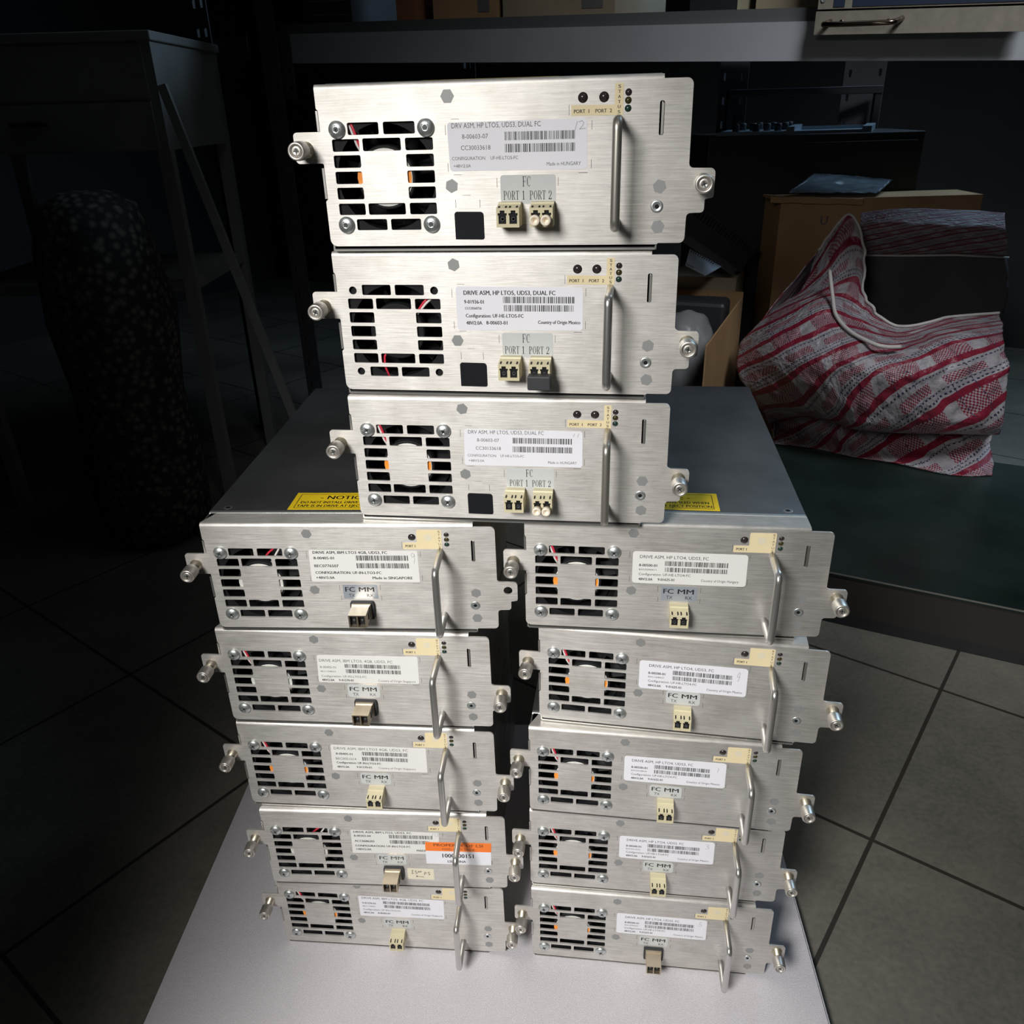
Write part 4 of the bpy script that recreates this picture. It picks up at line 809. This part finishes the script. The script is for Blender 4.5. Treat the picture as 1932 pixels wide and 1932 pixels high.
MT['tarp'] = mat('grey_plastic_film', (.20, .24, .28), .3, var=.2, vscale=30, bump=.25, bscale=40)
t = thing('carton', 'tall brown cardboard carton behind the checked bag, folded flap on top', 'box', group='cartons on the floor')
mb = MB(); mb.box((556, 1750, -76.8), (960, 1858, 441), 'carton'); text(mb, 'U', 640, 654, 400, 17, 'greyink', True, 1749.7); solid('carton_body', mb, t)
mb = MB(); n = 16
for i in range(n):
    x0 = 532+i*11.6; x1 = x0+11.6; h = lambda x: 449-3*abs(noise.noise(Vector((x/30, 0, 0))))-(x-532)*.045; dr = lambda x: 11+4*noise.noise(Vector((x/22, 5, 0)))
    vs = [(x, y, z) for x in (x0, x1) for y, z in ((1742, h(x)), (1796, h(x)), (1796, h(x)-4), (1745, h(x)-5), (1744, h(x)-dr(x)), (1741, h(x)-dr(x)))]
    mb.add(vs, [(0, 1, 7, 6), (1, 2, 8, 7), (2, 3, 9, 8), (3, 4, 10, 9), (4, 5, 11, 10), (5, 0, 6, 11)]+([(0, 5, 4, 3, 2, 1)] if i == 0 else [])+([(6, 7, 8, 9, 10, 11)] if i == n-1 else []), 'carton')
solid('flap', mb, t)
bm = bmesh.new(); vv = []
cq = [Vector(p) for p in ((567, 1756, 452), (752, 1756, 446), (826, 1866, 462), (658, 1866, 480))]
for a in range(19):
    for b in range(27):
        s_, q = b/26, a/18; p = cq[0].lerp(cq[1], s_).lerp(cq[3].lerp(cq[2], s_), q); p.z += 3*noise.noise(Vector((s_*6, q*9, 2)))+2*noise.noise(Vector((s_*14, q*5, 8)))+2
        vv.append(bm.verts.new((p.x*MM, p.y*MM, (p.z+ZF)*MM)))
for a in range(18):
    for b in range(26): i = a*27+b; bm.faces.new((vv[i], vv[i+1], vv[i+28], vv[i+27])).smooth = True
bmesh.ops.solidify(bm, geom=list(bm.faces), thickness=.001); me = bpy.data.meshes.new('plastic_sheet'); bm.to_mesh(me); bm.free(); me.materials.append(MT['tarp'])
tag(link('plastic_sheet', me), 'grey plastic sheet lying over the tall carton behind the bag', 'plastic sheet')

def obox(name, mb, c, yaw, parent=None): return solid(name, mb, parent)
CT = Matrix.Translation((484, 1700, 0)) @ Matrix.Rotation(R(-23), 4, 'Z')       # back right corner of the open carton
t = thing('carton', 'open brown carton on the floor holding a black box and a plastic bag', 'box', group='cartons on the floor')
mb = MB(); mb.box((-290, -3, -76.8), (0, 0, 272), 'carton', CT); mb.box((-3, -400, -76.8), (0, -3, 262), 'carton', CT); mb.box((-290, -400, -76.8), (-287, -3, 262), 'carton', CT); mb.box((-287, -400, -76.8), (-3, -397, 150), 'carton', CT); mb.box((-287, -397, -76.8), (-3, -3, -73), 'carton', CT); solid('carton_body', mb, t)
mb = MB(); mb.box((-114, -165, -72.9), (-10, -100, 282), 'blackbox', CT, ch=8)
for i in range(7): mb.box((-62+i*7, -158, 281.5), (-59+i*7, -107, 282.6), 'darkmetal', CT)
tag(solid('black_box', mb), 'black ribbed plastic box standing in the open carton', 'box')
MT['film'] = mat('cloudy_plastic_bag', (.20, .20, .20), .35, bump=.4, bscale=45, var=.12, vscale=25)
bm = bmesh.new(); bmesh.ops.create_icosphere(bm, subdivisions=5, radius=1)
for v in bm.verts:
    c = v.co.copy(); tz = c.z; r = (1-abs(tz)**4)**.5*.9+.1; q = c*2.2
    d = 1+.10*noise.noise(q)+.05*noise.noise(q*3)
    k = Vector((c.x*56*d, c.y*56*d, tz*176+(6*noise.noise(q*2) if tz > 0 else 0))) if abs(tz) < .999 else Vector((0, 0, tz*178))
    h = (c.x**2+c.y**2)**.5
    if h > 1e-5: f = min(1.0, (1-tz**6)**.5)/h if abs(tz) < 1 else 0; k.x *= f; k.y *= f
    p = CT @ Vector((-66, -238, 104))+k; p.z = max(p.z, -72.5); v.co = Vector((p.x*MM, p.y*MM, (p.z+ZF)*MM))
for f in bm.faces: f.smooth = True
me = bpy.data.meshes.new('plastic_bag'); bm.to_mesh(me); bm.free(); me.materials.append(MT['film']); tag(link('plastic_bag', me), 'cloudy grey plastic bag bulging out of the open carton', 'bag')
mb = MB(); mb.box((-262, 8, -76.8), (-18, 120, 296), 'carton2', CT); tag(solid('carton', mb), 'dark carton standing behind the open carton, metal pieces on top', 'box', 'cartons on the floor')
BT = Matrix.Translation((405, 1745, 329)) @ Matrix.Rotation(R(8), 4, 'Z') @ Matrix.Rotation(R(33), 4, 'Y')
t = thing('metal_bracket', 'dark slotted metal bracket tilted on the carton behind the black box', 'bracket')
mb = MB(); lp = [[(-100, 22), (86, 22), (86, 82), (-100, 82)]]+[rrect(-70+i*8, 60, -66.5+i*8, 78, 1) for i in range(18)]
m2 = MB(); filled(lp, -2, 0, m2, 'darkmetal'); mb.add([BT @ p for p in m2.v], m2.f, 'darkmetal'); solid('slotted_face', mb, t)
mb = MB(); mb.box((-100, -34, 20), (60, 0, 22), 'darkmetal', BT); mb.box((-100, -36, 6), (60, -34, 22), 'darkmetal', BT); solid('flange', mb, t)
MT['shiny'] = mat('bright_steel_plate', (.70, .75, .80), .34, .9, var=.1, vscale=40)
A, B, C_, D_ = [Vector(p) for p in ((368.7, 1702, 359.4), (435.6, 1702, 323.3), (393.1, 1657.5, 314.3), (352.7, 1657.5, 336))]
mb = MB(); nn = (B-A).cross(D_-A).normalized()
if nn.z < 0: nn = -nn
mb.add([A, B, C_, D_]+[p-nn*1.5 for p in (A, B, C_, D_)], [(0, 1, 2, 3), (7, 6, 5, 4), (0, 4, 5, 1), (1, 5, 6, 2), (2, 6, 7, 3), (3, 7, 4, 0)], 'shiny')
def onp(s, q): return A.lerp(B, s).lerp(D_.lerp(C_, s), q)+nn*.15
for i in range(11):
    s = .05+i*.07; mb.add([onp(s, .02), onp(s+.03, .02), onp(s+.03, .16), onp(s, .16)], [(0, 1, 2, 3)], 'ink')
    if i < 5: mb.add([onp(s, .86), onp(s+.03, .86), onp(s+.03, .98), onp(s, .98)], [(0, 1, 2, 3)], 'ink')
o = solid('end_plate', mb, t); o['label'] = 'bright blue-grey slotted end plate'

t = thing('black_cabinet', 'black floor cabinet under the shelf, carrying the open grey tray', 'cabinet')
mb = MB(); mb.box((430, 1872, -76.8), (880, 2086, 556), 'blackbox', ch=2); solid('cabinet_body', mb, t)
mb = MB(); mb.box((445, 1868, -60), (865, 1872, 540), 'blackbox', ch=1); solid('door', mb, t)
MT['tray'] = mat('blue_grey_panel', (.30, .37, .44), .38, .5, bump=.05, bscale=700)
t = thing('equipment_tray', 'open grey equipment tray with small black knobs on the black cabinet', 'electronics')
mb = MB(); q0 = [(446, 1878), (768, 1878), (858, 2078), (522, 2078)]
def tq(s, q, z): a = Vector((*q0[0], z)).lerp(Vector((*q0[1], z)), s); b = Vector((*q0[3], z)).lerp(Vector((*q0[2], z)), s); return a.lerp(b, q)
def tbox(mb, s0, s1, q_0, q_1, z0, z1, key):
    vs = [tq(s, q, z) for z in (z0, z1) for s, q in ((s0, q_0), (s1, q_0), (s1, q_1), (s0, q_1))]
    mb.add(vs, [(3, 2, 1, 0), (4, 5, 6, 7), (0, 1, 5, 4), (1, 2, 6, 5), (2, 3, 7, 6), (3, 0, 4, 7)], key)
tbox(mb, 0, .5, 0, 1, 556.2, 562, 'tray'); tbox(mb, .5, 1, 0, 1, 556.2, 558.5, 'tray'); tbox(mb, .45, .5, 0, 1, 562, 570, 'tray'); tbox(mb, .5, .94, .9, 1, 558.5, 565, 'tray'); tbox(mb, .94, 1, 0, 1, 558.5, 568, 'tray'); tbox(mb, .5, .94, 0, .06, 558.5, 562, 'tray'); solid('panel', mb, t)
for i, (s, q) in enumerate(((.10, .30), (.12, .62), (.20, .48), (.22, .78), (.24, .2), (.30, .36), (.32, .66), (.38, .24), (.41, .5), (.42, .8))):
    mb = MB(); mb.lathe([(7.5, 0), (7.5, 13), (6.5, 14.5), (5.5, 14.6)], 'rubber', 14, Matrix.Translation(tq(s, q, 562))); solid('knob', mb, t)
mb = MB(); a, b = tq(-.03, 1, 0), tq(1.0, 1, 0)
mb.box((a.x, 2070, 556.2), (a.x+14, 2084, 640), 'blackbox'); mb.box((b.x-14, 2070, 556.2), (b.x, 2084, 640), 'blackbox'); mb.box((a.x, 2066, 628), (b.x, 2086, 643), 'blackbox', ch=1.5); mb.box((a.x+4, 2064, 642.6), (b.x-4, 2078, 643.6), 'tray'); solid('frame', mb, t)

# ------------------------------------------------------------------ left: desk, plank, net sack
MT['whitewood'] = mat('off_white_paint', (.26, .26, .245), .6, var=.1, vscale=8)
t = thing('desk', 'off-white desk with a drawer in the dark at the left', 'desk')
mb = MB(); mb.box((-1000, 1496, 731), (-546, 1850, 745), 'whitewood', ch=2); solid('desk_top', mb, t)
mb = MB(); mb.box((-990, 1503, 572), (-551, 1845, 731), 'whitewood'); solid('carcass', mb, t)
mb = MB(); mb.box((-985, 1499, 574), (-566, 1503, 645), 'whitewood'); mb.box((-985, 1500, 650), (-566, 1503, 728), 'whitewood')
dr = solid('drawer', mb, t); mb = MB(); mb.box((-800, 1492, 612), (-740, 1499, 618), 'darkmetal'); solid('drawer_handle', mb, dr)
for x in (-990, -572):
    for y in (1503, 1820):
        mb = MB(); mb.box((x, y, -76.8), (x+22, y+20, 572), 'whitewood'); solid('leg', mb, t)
mb = MB(); mb.box((-985, 1510, 340), (-556, 1835, 358), 'whitewood'); solid('lower_shelf', mb, t)
mb = MB(); pa = Vector((-537, 1485, 668)); pb = Vector((-348, 1440, -76.5)); u = (pb-pa).normalized(); wv = u.cross(Vector((0, 1, 0))).normalized()*7; tv = Vector((0, 5, 0))
mb.add([p+i+j for p in (pa, pb) for i, j in ((wv, tv), (-wv, tv), (-wv, -tv), (wv, -tv))], [(3, 2, 1, 0), (4, 5, 6, 7), (0, 1, 5, 4), (1, 2, 6, 5), (2, 3, 7, 6), (3, 0, 4, 7)], 'whitewood')
tag(solid('plank', mb), 'thin pale plank leaning beside the desk at the left', 'plank')
def netm():
    m = mat('net_sack', (.10, .09, .07), .8); nt = m.node_tree; b = nt.nodes['Principled BSDF']; tc = nt.nodes.new('ShaderNodeTexCoord'); v = nt.nodes.new('ShaderNodeTexVoronoi'); v.inputs['Scale'].default_value = 75
    nt.links.new(tc.outputs['Object'], v.inputs['Vector']); r = nt.nodes.new('ShaderNodeValToRGB'); r.color_ramp.elements[0].color = (.22, .20, .16, 1); r.color_ramp.elements[1].color = (.02, .02, .02, 1); r.color_ramp.elements[1].position = .55
    nt.links.new(v.outputs['Distance'], r.inputs['Fac']); nt.links.new(r.outputs['Color'], b.inputs['Base Color'])
    bp = nt.nodes.new('ShaderNodeBump'); bp.inputs['Strength'].default_value = .6; nt.links.new(v.outputs['Distance'], bp.inputs['Height']); nt.links.new(bp.outputs['Normal'], b.inputs['Normal']); return m
MT['net'] = netm()
mb = MB(); pr = [(70, -76.7), (92, -40), (98, 60), (90, 200), (98, 330), (92, 440), (70, 500), (35, 520), (18, 522)]
mb.lathe(pr, 'net', 32, Matrix.Translation((-655, 1385, 0)))
mb.v = [p+Vector((1, .6, 0))*(8*noise.noise(p/60)) for p in mb.v]; tag(solid('net_sack', mb), 'dark net sack standing in front of the desk', 'sack')
